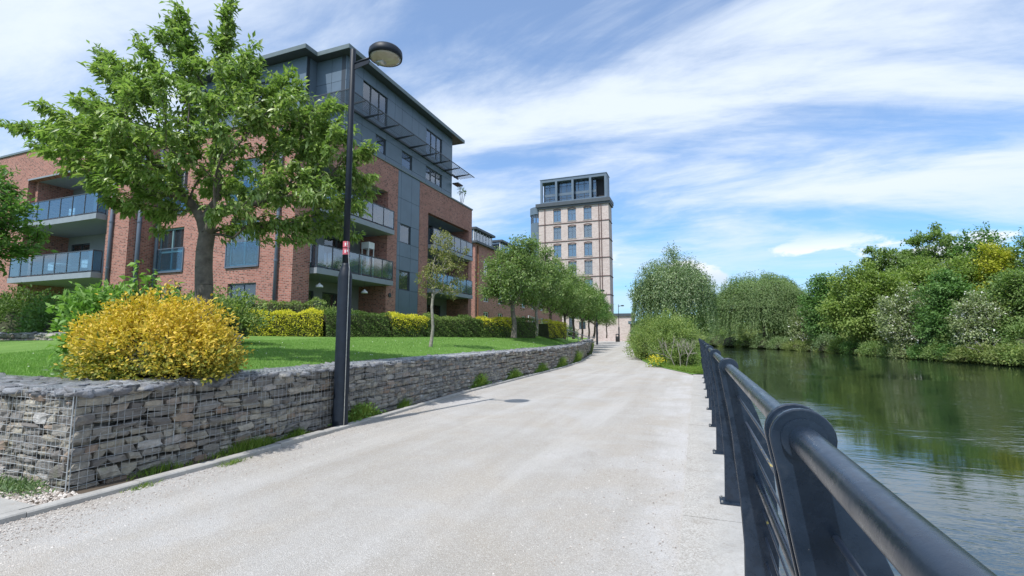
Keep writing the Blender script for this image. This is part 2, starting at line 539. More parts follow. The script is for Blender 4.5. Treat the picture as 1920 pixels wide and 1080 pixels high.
    L(nt, h, bp.inputs['Height'])
    L(nt, bp.outputs[0], b.inputs['Normal'])

    # lamp glass
    m, nt, b = mat('lamp_lens')
    p = objco(nt)
    n = noise(nt, p, 6.0, 3.0, 0.6)
    L(nt, mixc(nt, maprange(nt, n, 0.35, 0.7), (0.52, 0.47, 0.37), (0.66, 0.62, 0.52)), b.inputs['Base Color'])
    b.inputs['Roughness'].default_value = 0.12
    b.inputs['Transmission Weight'].default_value = 0.35
    b.inputs['IOR'].default_value = 1.45

    # painted steel of the railing: scuffs, dust and small bare chips
    m = MAT['navy_paint']
    nt = m.node_tree
    b = nt.nodes['Principled BSDF']
    p = objco(nt)
    src = b.inputs['Base Color'].links[0].from_socket
    scuff = maprange(nt, noise(nt, p, 9.0, 7.0, 0.72, 0.6), 0.56, 0.74, 0.0, 0.32)
    c = mixc(nt, scuff, src, (0.085, 0.095, 0.110))
    chip = maprange(nt, noise(nt, p, 46.0, 5.0, 0.7, 0.4), 0.705, 0.725, 0.0, 0.9)
    c = mixc(nt, chip, c, (0.24, 0.22, 0.19))
    L(nt, c, b.inputs['Base Color'])
    L(nt, maprange(nt, noise(nt, p, 14.0, 5.0, 0.65), 0.3, 0.75, 0.17, 0.42), b.inputs['Roughness'])

    # chipped rods: dark paint with bare yellow primer showing
    m, nt, b = mat('rod_paint')
    p = objco(nt)
    mp = N(nt, 'ShaderNodeMapping')
    mp.inputs['Scale'].default_value = (6, 3.0, 6)
    L(nt, p, mp.inputs[0])
    n = noise(nt, mp.outputs[0], 1.6, 5.0, 0.7, 0.4)
    c = mixc(nt, maprange(nt, n, 0.655, 0.68), (0.045, 0.056, 0.080), (0.55, 0.42, 0.09))
    L(nt, c, b.inputs['Base Color'])
    b.inputs['Roughness'].default_value = 0.35


make_materials()

# ------------------------------------------------------------------ mesh helpers
ORG = {}


def obj_from(name, verts, faces, material, parent=None, smooth=False, label=None, cat=None, group=None, kind=None, loops=None):
    me = bpy.data.meshes.new(name)
    org = ORG.get(parent.name, Vector((0, 0, 0))) if parent else Vector((0, 0, 0))
    v = np.asarray(verts, dtype=np.float32).reshape(-1, 3) - np.array(org, dtype=np.float32)
    if isinstance(faces, np.ndarray):
        nf, k = faces.shape
        me.vertices.add(len(v))
        me.vertices.foreach_set('co', v.ravel())
        me.loops.add(nf * k)
        me.loops.foreach_set('vertex_index', faces.astype(np.int32).ravel())
        me.polygons.add(nf)
        me.polygons.foreach_set('loop_start', np.arange(0, nf * k, k, dtype=np.int32))
        me.update(calc_edges=True)
    else:
        me.from_pydata(v.tolist(), [], faces)
        me.update()
    if smooth:
        me.polygons.foreach_set('use_smooth', np.ones(len(me.polygons), dtype=bool))
    if isinstance(material, str):
        material = MAT[material]
    me.materials.append(material)
    o = bpy.data.objects.new(name, me)
    COL.objects.link(o)
    if parent:
        o.parent = parent
        ORG[o.name] = org
    tag(o, label, cat, group, kind)
    return o


def tag(o, label=None, cat=None, group=None, kind=None):
    if label:
        o['label'] = label
    if cat:
        o['category'] = cat
    if group:
        o['group'] = group
    if kind:
        o['kind'] = kind
    return o


def thing(name, loc, label, cat, group=None):
    o = bpy.data.objects.new(name, None)
    o.empty_display_size = 0.2
    o.location = loc
    COL.objects.link(o)
    ORG[o.name] = Vector(loc)
    tag(o, label, cat, group)
    return o


BOXF = [(0, 3, 2, 1), (4, 5, 6, 7), (0, 1, 5, 4), (1, 2, 6, 5), (2, 3, 7, 6), (3, 0, 4, 7)]


class MB:
    def __init__(s):
        s.v = []
        s.f = []

    def add(s, v, f):
        o = len(s.v)
        s.v += [tuple(x) for x in v]
        s.f += [tuple(i + o for i in q) for q in f]
        return s

    def box(s, x0, x1, y0, y1, z0, z1):
        x0, x1 = min(x0, x1), max(x0, x1)
        y0, y1 = min(y0, y1), max(y0, y1)
        z0, z1 = min(z0, z1), max(z0, z1)
        return s.add([(x0, y0, z0), (x1, y0, z0), (x1, y1, z0), (x0, y1, z0), (x0, y0, z1), (x1, y0, z1), (x1, y1, z1), (x0, y1, z1)], BOXF)

    def pbox(s, pl, c0, c1, u0, u1, z0, z1):
        return s.box(u0, u1, c0, c1, z0, z1) if pl == 'y' else s.box(c0, c1, u0, u1, z0, z1)

    def tube(s, pts, r, n=10, cap=True):
        pts = [Vector(p) for p in pts]
        rs = r if isinstance(r, (list, tuple)) else [r] * len(pts)
        rings = []
        up = None
        for i, p in enumerate(pts):
            a = pts[max(0, i - 1)]
            b = pts[min(len(pts) - 1, i + 1)]
            t = (b - a).normalized()
            if up is None:
                up = Vector((0, 0, 1)) if abs(t.z) < 0.9 else Vector((1, 0, 0))
            x = t.cross(up)
            if x.length < 1e-6:
                x = t.cross(Vector((0, 1, 0)))
            x.normalize()
            y = x.cross(t).normalized()
            up = y
            rings.append([p + (x * math.cos(2 * math.pi * k / n) + y * math.sin(2 * math.pi * k / n)) * rs[i] for k in range(n)])
        v = [q for rg in rings for q in rg]
        f = []
        for i in range(len(pts) - 1):
            for k in range(n):
                a = i * n + k
                b = i * n + (k + 1) % n
                f.append((a, b, b + n, a + n))
        if cap:
            f.append(tuple(range(n - 1, -1, -1)))
            f.append(tuple((len(pts) - 1) * n + k for k in range(n)))
        return s.add(v, f)

    def lathe(s, cx, cy, prof, n=24):
        v = []
        for (r, z) in prof:
            for k in range(n):
                a = 2 * math.pi * k / n
                v.append((cx + r * math.cos(a), cy + r * math.sin(a), z))
        f = []
        for i in range(len(prof) - 1):
            for k in range(n):
                a = i * n + k
                b = i * n + (k + 1) % n
                f.append((a, b, b + n, a + n))
        f.append(tuple(range(n - 1, -1, -1)))
        f.append(tuple((len(prof) - 1) * n + k for k in range(n)))
        return s.add(v, f)

    def prism_y(s, poly, y0, y1):
        n = len(poly)
        v = [(x, y0, z) for x, z in poly] + [(x, y1, z) for x, z in poly]
        f = [tuple(range(n)), tuple(range(2 * n - 1, n - 1, -1))]
        for i in range(n):
            j = (i + 1) % n
            f.append((j, i, i + n, j + n))
        return s.add(v, f)

    def build(s, name, m, parent=None, smooth=False, **kw):
        return obj_from(name, s.v, s.f, m, parent, smooth, **kw)


def wall_mesh(mb, pl, c, th, u0, u1, z0, z1, holes):
    """wall sheet of thickness th (signed, inwards from c) with rectangular holes"""
    us = sorted(set([u0, u1] + [min(max(h[k], u0), u1) for h in holes for k in (0, 1)]))
    zs = sorted(set([z0, z1] + [min(max(h[k], z0), z1) for h in holes for k in (2, 3)]))

    def solid(i, j):
        if i < 0 or j < 0 or i >= len(us) - 1 or j >= len(zs) - 1:
            return False
        um = (us[i] + us[i + 1]) / 2
        zm = (zs[j] + zs[j + 1]) / 2
        return not any(h[0] < um < h[1] and h[2] < zm < h[3] for h in holes)

    def P(u, d, z):
        return (u, c + d, z) if pl == 'y' else (c + d, u, z)
    for i in range(len(us) - 1):
        for j in range(len(zs) - 1):
            if not solid(i, j):
                continue
            a, b, p, q = us[i], us[i + 1], zs[j], zs[j + 1]
            mb.add([P(a, 0, p), P(b, 0, p), P(b, 0, q), P(a, 0, q)], [(0, 1, 2, 3)])
            mb.add([P(a, th, p), P(b, th, p), P(b, th, q), P(a, th, q)], [(3, 2, 1, 0)])
            if not solid(i - 1, j):
                mb.add([P(a, 0, p), P(a, th, p), P(a, th, q), P(a, 0, q)], [(3, 2, 1, 0)])
            if not solid(i + 1, j):
                mb.add([P(b, 0, p), P(b, th, p), P(b, th, q), P(b, 0, q)], [(0, 1, 2, 3)])
            if not solid(i, j - 1):
                mb.add([P(a, 0, p), P(b, 0, p), P(b, th, p), P(a, th, p)], [(3, 2, 1, 0)])
            if not solid(i, j + 1):
                mb.add([P(a, 0, q), P(b, 0, q), P(b, th, q), P(a, th, q)], [(0, 1, 2, 3)])
    return mb


def window(parent, pl, c, sgn, u0, u1, z0, z1, mull=(), trans=(), fm='frame_dark', set_in=0.10, fw=0.055, glass='glass_window', curtain=None, name='window'):
    """frame set into the reveal; sgn = inward direction"""
    a = c + sgn * set_in
    b = c + sgn * (set_in + 0.06)
    mb = MB()
    mb.pbox(pl, a, b, u0, u1, z0, z0 + fw)
    mb.pbox(pl, a, b, u0, u1, z1 - fw, z1)
    mb.pbox(pl, a, b, u0, u0 + fw, z0 + fw, z1 - fw)
    mb.pbox(pl, a, b, u1 - fw, u1, z0 + fw, z1 - fw)
    ue = [u0 + fw] + [u0 + (u1 - u0) * t for t in mull] + [u1 - fw]
    ze = [z0 + fw] + [z0 + (z1 - z0) * t for t in trans] + [z1 - fw]
    for t in ue[1:-1]:
        mb.pbox(pl, a - sgn * 0.004, b + sgn * 0.004, t - fw / 2, t + fw / 2, z0 + fw, z1 - fw)
    for i in range(len(ue) - 1):
        for t in ze[1:-1]:
            mb.pbox(pl, a, b, ue[i] + fw * 0.5, ue[i + 1] - fw * 0.5, t - fw / 2, t + fw / 2)
    f = mb.build(name, fm, parent)
    mid = c + sgn * (set_in + 0.035)
    for i in range(len(ue) - 1):
        for j in range(len(ze) - 1):
            p = MB().pbox(pl, mid - 0.006, mid + 0.006, ue[i], ue[i + 1], ze[j], ze[j + 1])
            p.build('pane', glass, f)
    if curtain:
        cc = c + sgn * (set_in + 0.22)
        for (s0, s1) in curtain:
            mbc = MB()
            ua, ub = u0 + (u1 - u0) * s0, u0 + (u1 - u0) * s1
            n = max(6, int((ub - ua) / 0.05))
            vv, ff = [], []
            for k in range(n + 1):
                u = ua + (ub - ua) * k / n
                w = cc + 0.035 * math.sin(k * 1.7)
                for z in (z0, z1):
                    vv.append((u, w, z) if pl == 'y' else (w, u, z))
            for k in range(n):
                ff.append((2 * k, 2 * k + 2, 2 * k + 3, 2 * k + 1))
            mbc.add(vv, ff).build('curtain', 'curtain', f)
    return f


# ------------------------------------------------------------------ leaf / plant helpers
def unit(a):
    return a / np.maximum(np.linalg.norm(a, axis=1, keepdims=True), 1e-9)


def leaf_mesh(P, D, size, width=0.45, fold=0.18, droop=0.15, detail=False, up=None, g=rng):
    """P base points, D directions, size array -> verts, faces"""
    n = len(P)
    D = unit(D)
    rnd = g.normal(size=(n, 3)) if up is None else up + g.normal(size=(n, 3)) * 0.45
    S = unit(np.cross(D, rnd))
    U = np.cross(S, D)
    s = np.asarray(size).reshape(-1, 1) * np.ones((n, 1))
    T = P + D * s - U * s * droop
    Lf = P + D * s * 0.45 - S * s * width * 0.5 + U * s * fold * 0.5
    Rt = P + D * s * 0.45 + S * s * width * 0.5 + U * s * fold * 0.5
    if detail:
        M = P + D * s * 0.5 - U * s * 0.02
        v = np.stack([P, Lf, M, Rt, T], axis=1).reshape(-1, 3)
        o = (np.arange(n) * 5)[:, None]
        f = np.concatenate([o + np.array([[0, 2, 1]]), o + np.array([[0, 3, 2]]), o + np.array([[1, 2, 4]]), o + np.array([[2, 3, 4]])], axis=0)
    else:
        v = np.stack([P, Lf, T, Rt], axis=1).reshape(-1, 3)
        o = (np.arange(n) * 4)[:, None]
        f = np.concatenate([o + np.array([[0, 2, 1]]), o + np.array([[0, 3, 2]])], axis=0)
    return v, f


def frusta(segs, n=5):
    """segs: array (m,8) p0 p1 r0 r1 -> verts, faces (open tubes)"""
    a = segs[:, 0:3]
    b = segs[:, 3:6]
    r0 = segs[:, 6:7]
    r1 = segs[:, 7:8]
    t = unit(b - a)
    ref = np.where(np.abs(t[:, 2:3]) < 0.9, np.array([[0, 0, 1.0]]), np.array([[1.0, 0, 0]]))
    x = unit(np.cross(t, ref))
    y = np.cross(x, t)
    m = len(segs)
    vs_ = []
    for k in range(n):
        an = 2 * math.pi * k / n
        d = x * math.cos(an) + y * math.sin(an)
        vs_.append(a + d * r0)
    for k in range(n):
        an = 2 * math.pi * k / n
        d = x * math.cos(an) + y * math.sin(an)
        vs_.append(b + d * r1)
    v = np.stack(vs_, axis=1).reshape(-1, 3)
    o = (np.arange(m) * 2 * n)[:, None]
    f = np.concatenate([o + np.array([[k, (k + 1) % n, n + (k + 1) % n, n + k]]) for k in range(n)], axis=0)
    return v, f


def sample_lobes(lobes, n, g, shell=0.55):
    """points spread through a union of ellipsoids, denser to the outside"""
    w = np.array([l[3] * l[4] * l[5] for l in lobes]) ** 0.8
    w /= w.sum()
    idx = g.choice(len(lobes), n, p=w)
    d = unit(g.normal(size=(n, 3)))
    r = shell + (1 - shell) * g.random(n) ** 0.6
    r = np.where(g.random(n) < 0.22, g.random(n) * shell + 0.1, r)
    LB = np.array(lobes)
    return LB[idx, 0:3] + d * LB[idx, 3:6] * r[:, None]


def skeleton(base, fork, targets, trunk_r, g, step=0.35, alpha=0.45, wob=0.06, pw=1.8, tip=0.006, sag=0.0):
    """greedy growth: every target is joined to the cheapest node of the tree so far"""
    base = np.array(base, float)
    fork = np.array(fork, float)
    k = max(4, int(np.linalg.norm(fork - base) / 0.3))
    nodes = [base + (fork - base) * t + np.array([math.sin(t * 4) * 0.03, math.cos(t * 3.1) * 0.02, 0]) * (t * (1 - t) * 4) * 2 for t in np.linspace(0, 1, k + 1)]
    par = [-1] + list(range(k))
    plen = [0.0] * (k + 1)
    trunk_n = k + 1
    order = np.argsort(np.linalg.norm(targets - fork, axis=1))
    cap = 60000
    A = np.zeros((cap, 3))
    Lq = np.zeros(cap)
    for i, q in enumerate(nodes):
        A[i] = q
        Lq[i] = 0.0
    ok0 = max(0, trunk_n - max(2, k // 3))
    cnt = trunk_n
    tips = []
    for ti in order:
        t = targets[ti]
        d = np.linalg.norm(A[ok0:cnt] - t, axis=1) + alpha * Lq[ok0:cnt]
        j = int(np.argmin(d)) + ok0
        a = A[j].copy()
        dist = np.linalg.norm(t - a)
        m = max(1, int(dist / step))
        mid = (a + t) / 2 + g.normal(size=3) * dist * wob + np.array([0, 0, dist * 0.10 - sag * dist])
        prev = j
        for s in range(1, m + 1):
            u = s / m
            pnt = (1 - u) ** 2 * a + 2 * u * (1 - u) * mid + u * u * t
            A[cnt] = pnt
            Lq[cnt] = Lq[prev] + np.linalg.norm(pnt - A[prev])
            par.append(prev)
            prev = cnt
            cnt += 1
        tips.append(prev)
    par = np.array(par)
    area = np.zeros(cnt)
    nch = np.zeros(cnt, int)
    for i in range(1, cnt):
        nch[par[i]] += 1
    for i in range(cnt - 1, 0, -1):
        if nch[i] == 0:
            area[i] += tip ** pw
        area[par[i]] += area[i]
    rad = area ** (1 / pw)
    rad *= 1.0
    sc = trunk_r / max(rad[trunk_n - 1], 1e-6)
    rad = np.where(rad * sc > tip, rad * sc, tip)
    rad[:trunk_n] = trunk_r * np.linspace(1.25, 1.0, trunk_n)
    rad[0] = trunk_r * 1.55
    if trunk_n > 2:
        rad[1] = trunk_r * 1.28
    A = A[:cnt]
    segs = np.concatenate([A[par[1:]], A[1:], np.minimum(rad[par[1:]], rad[1:] * 1.5)[:, None], rad[1:, None]], axis=1)
    segs[:trunk_n - 1, 6] = rad[:trunk_n - 1]
    return A, par, rad, segs, np.array(tips), trunk_n


def make_tree(name, base, fork, lobes, label, cat='tree', leafm='leaf_mid', barkm='bark', n_targets=120, leaves=6000, lsize=0.2, trunk_r=0.15,
              seed=1, spread=0.28, droop=0.3, detail=False, width=0.5, hang=0.0, group=None, sag=0.0, step=0.35, wob=0.06, cull_thin=0.0,
              leafm2=None, frac2=0.0, top_only2=False, tip=0.006, shell=0.55, alpha=0.45, extra_targets=None):
    g = np.random.default_rng(seed)
    root = thing(name, tuple(base), label, cat, group)
    T = sample_lobes(lobes, n_targets, g, shell)
    if extra_targets is not None:
        T = np.concatenate([T, np.array(extra_targets, float)])
    floor = base[2] + 0.3
    T[:, 2] = np.maximum(T[:, 2], floor)
    A, par, rad, segs, tips, tn = skeleton(base, fork, T, trunk_r, g, step=step, sag=sag, wob=wob, tip=tip, alpha=alpha)
    thick = (segs[:, 7] > 0.035) | (np.arange(len(segs)) < tn - 1)
    v1, f1 = frusta(segs[thick], 10 if detail else 7)
    thin = segs[~thick & (segs[:, 7] > cull_thin)]
    if len(thin):
        v2, f2 = frusta(thin, 4)
        obj_from('branches', v2, f2, barkm, root, smooth=True, kind='stuff')
    obj_from('trunk', v1, f1, barkm, root, smooth=True)
    # leaves sit along the outer twigs
    cand = np.where((rad[1:] < max(0.03, tip * 4.5)) & (np.arange(1, len(A)) >= tn))[0] + 1
    w = 1.0 / (rad[cand] ** 1.0)
    # favour ends
    is_tip = np.isin(cand, tips)
    w = w * np.where(is_tip, 2.2, 1.0)
    w /= w.sum()
    idx = cand[g.choice(len(cand), leaves, p=w)]
    tw = A[idx] - A[par[idx]]
    u = g.random((leaves, 1))
    P = A[par[idx]] + tw * u + g.normal(size=(leaves, 3)) * spread * np.array([1, 1, 0.75])
    if hang:
        P[:, 2] -= np.abs(g.normal(size=leaves)) * hang
    ctr = np.array(fork)
    out = unit(P - ctr)
    D = unit(tw) * 0.6 + out * 0.5 + g.normal(size=(leaves, 3)) * 0.65 + np.array([0, 0, -droop])
    sz = lsize * (0.45 + 1.05 * g.random(leaves))
    P[:, 2] = np.maximum(P[:, 2], base[2] + 0.05)
    upv = np.array([0, 0, 1.0]) + out * 0.5

    def put(mask, m, nm):
        if mask.sum() == 0:
            return
        v, f = leaf_mesh(P[mask], D[mask], sz[mask], width=width, detail=detail, up=upv[mask], g=g)
        obj_from(nm, v, f, m, root, kind=None)
    if leafm2:
        sel = g.random(leaves) < frac2
        if top_only2:
            zc = np.array([l[2] for l in lobes]).mean()
            sel &= (P[:, 2] > zc - 0.2)
        # blossom comes in patches
        nz = np.sin(P[:, 0] * 1.3 + seed) + np.sin(P[:, 1] * 1.1 + 2 * seed) + np.sin(P[:, 2] * 1.7)
        sel &= nz > -0.6
        put(~sel, leafm, 'crown')
        put(sel, leafm2, 'blossom')
    else:
        put(np.ones(leaves, bool), leafm, 'crown')
    return root


def make_bush(name, center, radii, label, leafm, leaves, lsize, seed, cat='bush', n_lobes=9, stems=8, group=None, detail=False, width=0.5, core=True, flat=0.75, base_z=None, leafm2=None, droop=0.1, rough=0.16, stem_mat='bark', irr=0.0, thr=0.55):
    """a mound of leaves in clumps over many stems"""
    g = np.random.default_rng(seed)
    cx, cy, cz = center
    rx, ry, rz = radii
    bz = cz if base_z is None else base_z
    root = thing(name, (cx, cy, bz), label, cat, group)
    # lumps over an ellipsoid dome
    lob = []
    for k in range(n_lobes):
        a = g.random() * 2 * math.pi
        e = math.asin(g.random() ** 0.8)
        c = np.array([cx + rx * 0.62 * math.cos(a) * math.cos(e), cy + ry * 0.62 * math.sin(a) * math.cos(e), cz + rz * 0.62 * math.sin(e)])
        s = 0.34 + 0.2 * g.random()
        if irr:
            c = np.array([cx, cy, cz]) + (c - np.array([cx, cy, cz])) * (1.15 + irr * g.random())
            s = 0.17 + 0.20 * g.random()
        lob.append((*c, rx * s, ry * s, rz * s))
    lob.append((cx, cy, cz + rz * 0.35, rx * 0.72, ry * 0.72, rz * 0.62))
    LB = np.array(lob)
    w = (LB[:, 3] * LB[:, 4] * LB[:, 5]) ** 0.67
    w /= w.sum()
    # clump centres on lobes then leaves round the clump
    nc = max(20, leaves // 26)
    ic = g.choice(len(lob), nc, p=w)
    d = unit(g.normal(size=(nc, 3)))
    rr = 0.72 + 0.34 * g.random((nc, 1))
    C = LB[ic, 0:3] + d * LB[ic, 3:6] * rr
    if irr:
        ns = 90
        ds = unit(g.normal(size=(ns, 3)))
        ds[:, 2] = np.abs(ds[:, 2]) * 0.8
        ds = unit(ds)
        st = np.array([cx, cy, cz]) + ds * np.array([rx, ry, rz]) * 0.92
        ext = [st + ds * g.uniform(0.06, 0.30, (ns, 1)) * q + np.array([0, 0, 0.03]) * q for q in (0.0, 0.35, 0.7, 1.0)]
        C = np.concatenate([C] + ext)
        d = np.concatenate([d] + [ds] * 4)
    keep = C[:, 2] > bz
    C = C[keep]
    d = d[keep]
    il = g.choice(len(C), leaves)
    P = C[il] + g.normal(size=(leaves, 3)) * rough * np.array([1, 1, flat])
    ctr = np.array([cx, cy, cz])
    out = unit((P - ctr) / np.array(radii))
    D = out * 0.9 + g.normal(size=(leaves, 3)) * 0.6 + np.array([0, 0, 0.25 - droop])
    ok = P[:, 2] > bz + 0.02
    P, D, out = P[ok], D[ok], out[ok]
    sz = lsize * (0.6 + 0.8 * g.random(len(P)))
    up = out + np.array([0, 0, 0.7])
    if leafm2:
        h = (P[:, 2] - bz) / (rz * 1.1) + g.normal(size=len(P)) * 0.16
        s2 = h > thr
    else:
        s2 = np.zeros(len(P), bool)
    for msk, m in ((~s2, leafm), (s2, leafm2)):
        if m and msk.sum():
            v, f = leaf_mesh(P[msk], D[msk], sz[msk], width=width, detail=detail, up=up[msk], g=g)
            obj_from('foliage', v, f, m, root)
    # stems
    sg = []
    for k in range(stems):
        t = C[g.integers(len(C))]
        b = np.array([cx + g.normal() * rx * 0.16, cy + g.normal() * ry * 0.16, bz - 0.05])
        m = (b + t) / 2 + np.array([0, 0, 0.15 * rz])
        sg.append([*b, *m, 0.022, 0.015])
        sg.append([*m, *t, 0.015, 0.006])
    if sg:
        v, f = frusta(np.array(sg), 5)
        obj_from('stems', v, f, stem_mat, root, smooth=True, kind='stuff')
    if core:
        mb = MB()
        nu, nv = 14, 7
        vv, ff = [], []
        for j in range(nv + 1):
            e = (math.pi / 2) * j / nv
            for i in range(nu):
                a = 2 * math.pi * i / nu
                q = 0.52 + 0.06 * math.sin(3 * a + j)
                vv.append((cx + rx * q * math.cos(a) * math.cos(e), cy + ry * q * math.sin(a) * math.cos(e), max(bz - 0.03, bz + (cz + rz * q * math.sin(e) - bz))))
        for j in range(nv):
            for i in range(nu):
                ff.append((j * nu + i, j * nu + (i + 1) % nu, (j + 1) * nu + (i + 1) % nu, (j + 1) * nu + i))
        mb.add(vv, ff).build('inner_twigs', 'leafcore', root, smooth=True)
    return root


# ================================================================== the setting
def interp(tab):
    a = np.array(tab, float)
    return lambda y: np.interp(y, a[:, 0], a[:, 1])


def path_h(y):
    t = np.clip((np.asarray(y, float) - 20) / 36.0, 0, 1)
    return 0.5 * t * t * (3 - 2 * t)


KERB_X = interp([(-12, -5.40), (4.5, -5.41), (6.5, -5.52), (8.5, -5.66), (12, -5.92), (18, -6.02), (22.7, -6.04), (27, -6.2), (34, -7.0), (43, -8.7), (55, -11), (72, -14.5), (95, -18.5), (120, -22)])
PATH_R = interp([(-12, -0.165), (20.8, -0.165), (24.4, -1.6), (28.2, -2.75), (35.2, -4.15), (50.7, -6.2), (74, -9.3), (95, -13), (120, -17)])
WALL_X = interp([(-12, -5.78), (2.9, -5.78), (5, -5.80), (7, -5.89), (8.5, -5.98), (12, -6.17), (18, -6.24), (23, -6.26), (28, -6.5), (34, -7.3), (40, -8.4), (55, -11.4), (72, -14.9), (95, -18.9)])
HEDGE_X = interp([(-12, -16.3), (13.1, -16.3), (15.9, -14.5), (20, -12.06), (24.5, -9.8), (27, -9.1), (40, -10)])
BANK_L = interp([(-80, 0.45), (29, 0.45), (60, 0.0), (100, -8), (130, -18), (160, -32), (250, -80), (800, -380)])
BANK_R = interp([(-80, 47), (0, 36), (30, 31), (54.5, 26.2), (61, 24.5), (70, 23.3), (84, 21.5), (102, 17.8), (116, 12.3), (130, 5.5), (136, 2.5), (160, -10), (250, -60), (800, -360)])
WATER_Z = -1.1


def lawn_z(x, y):
    xw = WALL_X(y) - 0.72
    xh = HEDGE_X(y)
    t = np.clip((xw - x) / np.maximum(xw - xh, 0.5), 0, 1)
    t = np.minimum(t, np.clip((y - 3.55) / 6.5, 0, 1))
    return 0.96 + 0.60 * t ** 0.85


def grid_obj(name, xs_f, zs_f, ys, material, **kw):
    rows = []
    for y in ys:
        xs = np.asarray(xs_f(y), float)
        zs = np.asarray(zs_f(xs, y), float) * np.ones(len(xs))
        rows.append(np.stack([xs, np.full(len(xs), y), zs], axis=1))
    n = len(rows[0])
    v = np.concatenate(rows)
    m = len(rows)
    i, j = np.meshgrid(np.arange(m - 1), np.arange(n - 1), indexing='ij')
    a = (i * n + j).ravel()
    f = np.stack([a, a + 1, a + n + 1, a + n], axis=1)
    return obj_from(name, v, f, material, smooth=True, **kw)


def build_ground():
    ys = np.concatenate([np.linspace(-80, 0, 9), np.linspace(6, 160, 60), np.array([180, 210, 250, 320, 420, 560, 800, 1500])])

    def xs(y):
        bl, br = float(BANK_L(y)), float(BANK_R(y))
        k = float(np.clip((y - 29) / 4.0, 0, 1))
        return [-1500, -400, -120, -60, -30, -18, -12, bl - 3.0, bl - 1.2, bl, bl + 0.02 + k * 1.2, bl + 3.0, br - 2.0, br, br + 1.0, br + 3, br + 8, br + 16, br + 30, br + 60, br + 200, br + 1500]

    def zs(x, y):
        h = float(path_h(y)) - 0.06
        k = float(np.clip((y - 29) / 4.0, 0, 1))
        return [h] * 7 + [h, h - k * 0.15, h - k * 0.5, -2.6 + k * 1.3, -2.8, -2.6, -1.15, -0.7, -0.2, 0.6, 2.6, 5.0, 7.0, 8.0, 8.0]
    grid_obj('ground', xs, zs, ys, 'ground_earth', kind='structure', label='earth and rough grass ground along the river banks')
    # water
    ys = np.concatenate([np.linspace(-80, 160, 25), np.array([200, 250, 400, 800])])
    grid_obj('river', lambda y: [float(BANK_L(y)) + 0.005, float(BANK_L(y)) + 1.0, (float(BANK_L(y)) + float(BANK_R(y))) / 2, float(BANK_R(y)) + 0.3],
             lambda x, y: [WATER_Z] * 4, ys, 'river_water', kind='structure', label='dark green rippled river beside the railing')
    # path
    ys = np.concatenate([np.arange(-8, 40, 1.0), np.arange(40, 101, 3.0)])
    grid_obj('path', lambda y: np.linspace(float(KERB_X(y)) - 0.02, float(PATH_R(y)) + 0.03, 9), lambda x, y: float(path_h(y)) + 0.012 * np.sin(np.linspace(0, math.pi, 9)), ys,
             'path_gravel', kind='structure', label='pale compacted gravel riverside path')
    # soil strip between kerb and stone wall
    ys = np.arange(2.58, 34.1, 0.75)
    grid_obj('planting_strip', lambda y: [float(WALL_X(y)) - 0.12, float(KERB_X(y)) - 0.10], lambda x, y: [float(path_h(y)) + 0.03] * 2, ys, 'soil', kind='structure')
    grid_obj('gravel_patch', lambda y: np.linspace(-12, -5.5, 8), lambda x, y: [0.028] * 8, [2.5, 2.75, 3.0], 'path_gravel', kind='structure')
    # paved corner at the lower left
    mb = MB()
    ob = bpy.data.objects.new('pavement', None)
    COL.objects.link(ob)
    tag(ob, 'pale concrete paving beside the end of the stone wall', None, None, 'structure')
    for i in range(6):
        for j in range(3):
            x1 = -5.545 - i * 0.75
            y1 = 2.575 - j * 0.75
            MB().box(x1 - 0.742, x1, y1 - 0.742, y1, -0.05, 0.052 + 0.003 * ((i * 3 + j) % 3)).build('paving_slab', 'kerb_concrete', ob)
    # lawn
    ys = np.arange(3.25, 33.6, 0.6)
    grid_obj('lawn', lambda y: np.concatenate([np.linspace(float(WALL_X(y)) - 0.5, float(HEDGE_X(y)) - 0.3, 24), np.array([-20, -30, -50.])]),
             lambda x, y: lawn_z(x, y), ys, 'turf', kind='structure', label='mown green lawn behind the stone wall')
    # raised ground under the buildings further on
    ys = np.arange(33.0, 101, 4.0)
    grid_obj('terrace', lambda y: [float(WALL_X(y)) - 1.2, float(WALL_X(y)) - 4.5, float(WALL_X(y)) - 5, -60], lambda x, y: [1.0, 1.5, 1.56, 1.56], ys, 'turf', kind='structure', label='grassy terrace below the row of trees')
    # verge on the river side of the path
    ys = np.concatenate([np.arange(20.6, 34, 0.8), np.arange(34, 100, 4)])
    grid_obj('verge', lambda y: np.linspace(float(PATH_R(y)) - 0.05, float(BANK_L(y)) - 0.1, 6), lambda x, y: float(path_h(y)) + 0.02 + 0.05 * np.sin(np.linspace(0, math.pi, 6)), ys, 'turf', kind='structure', label='grass verge beyond the end of the concrete coping')


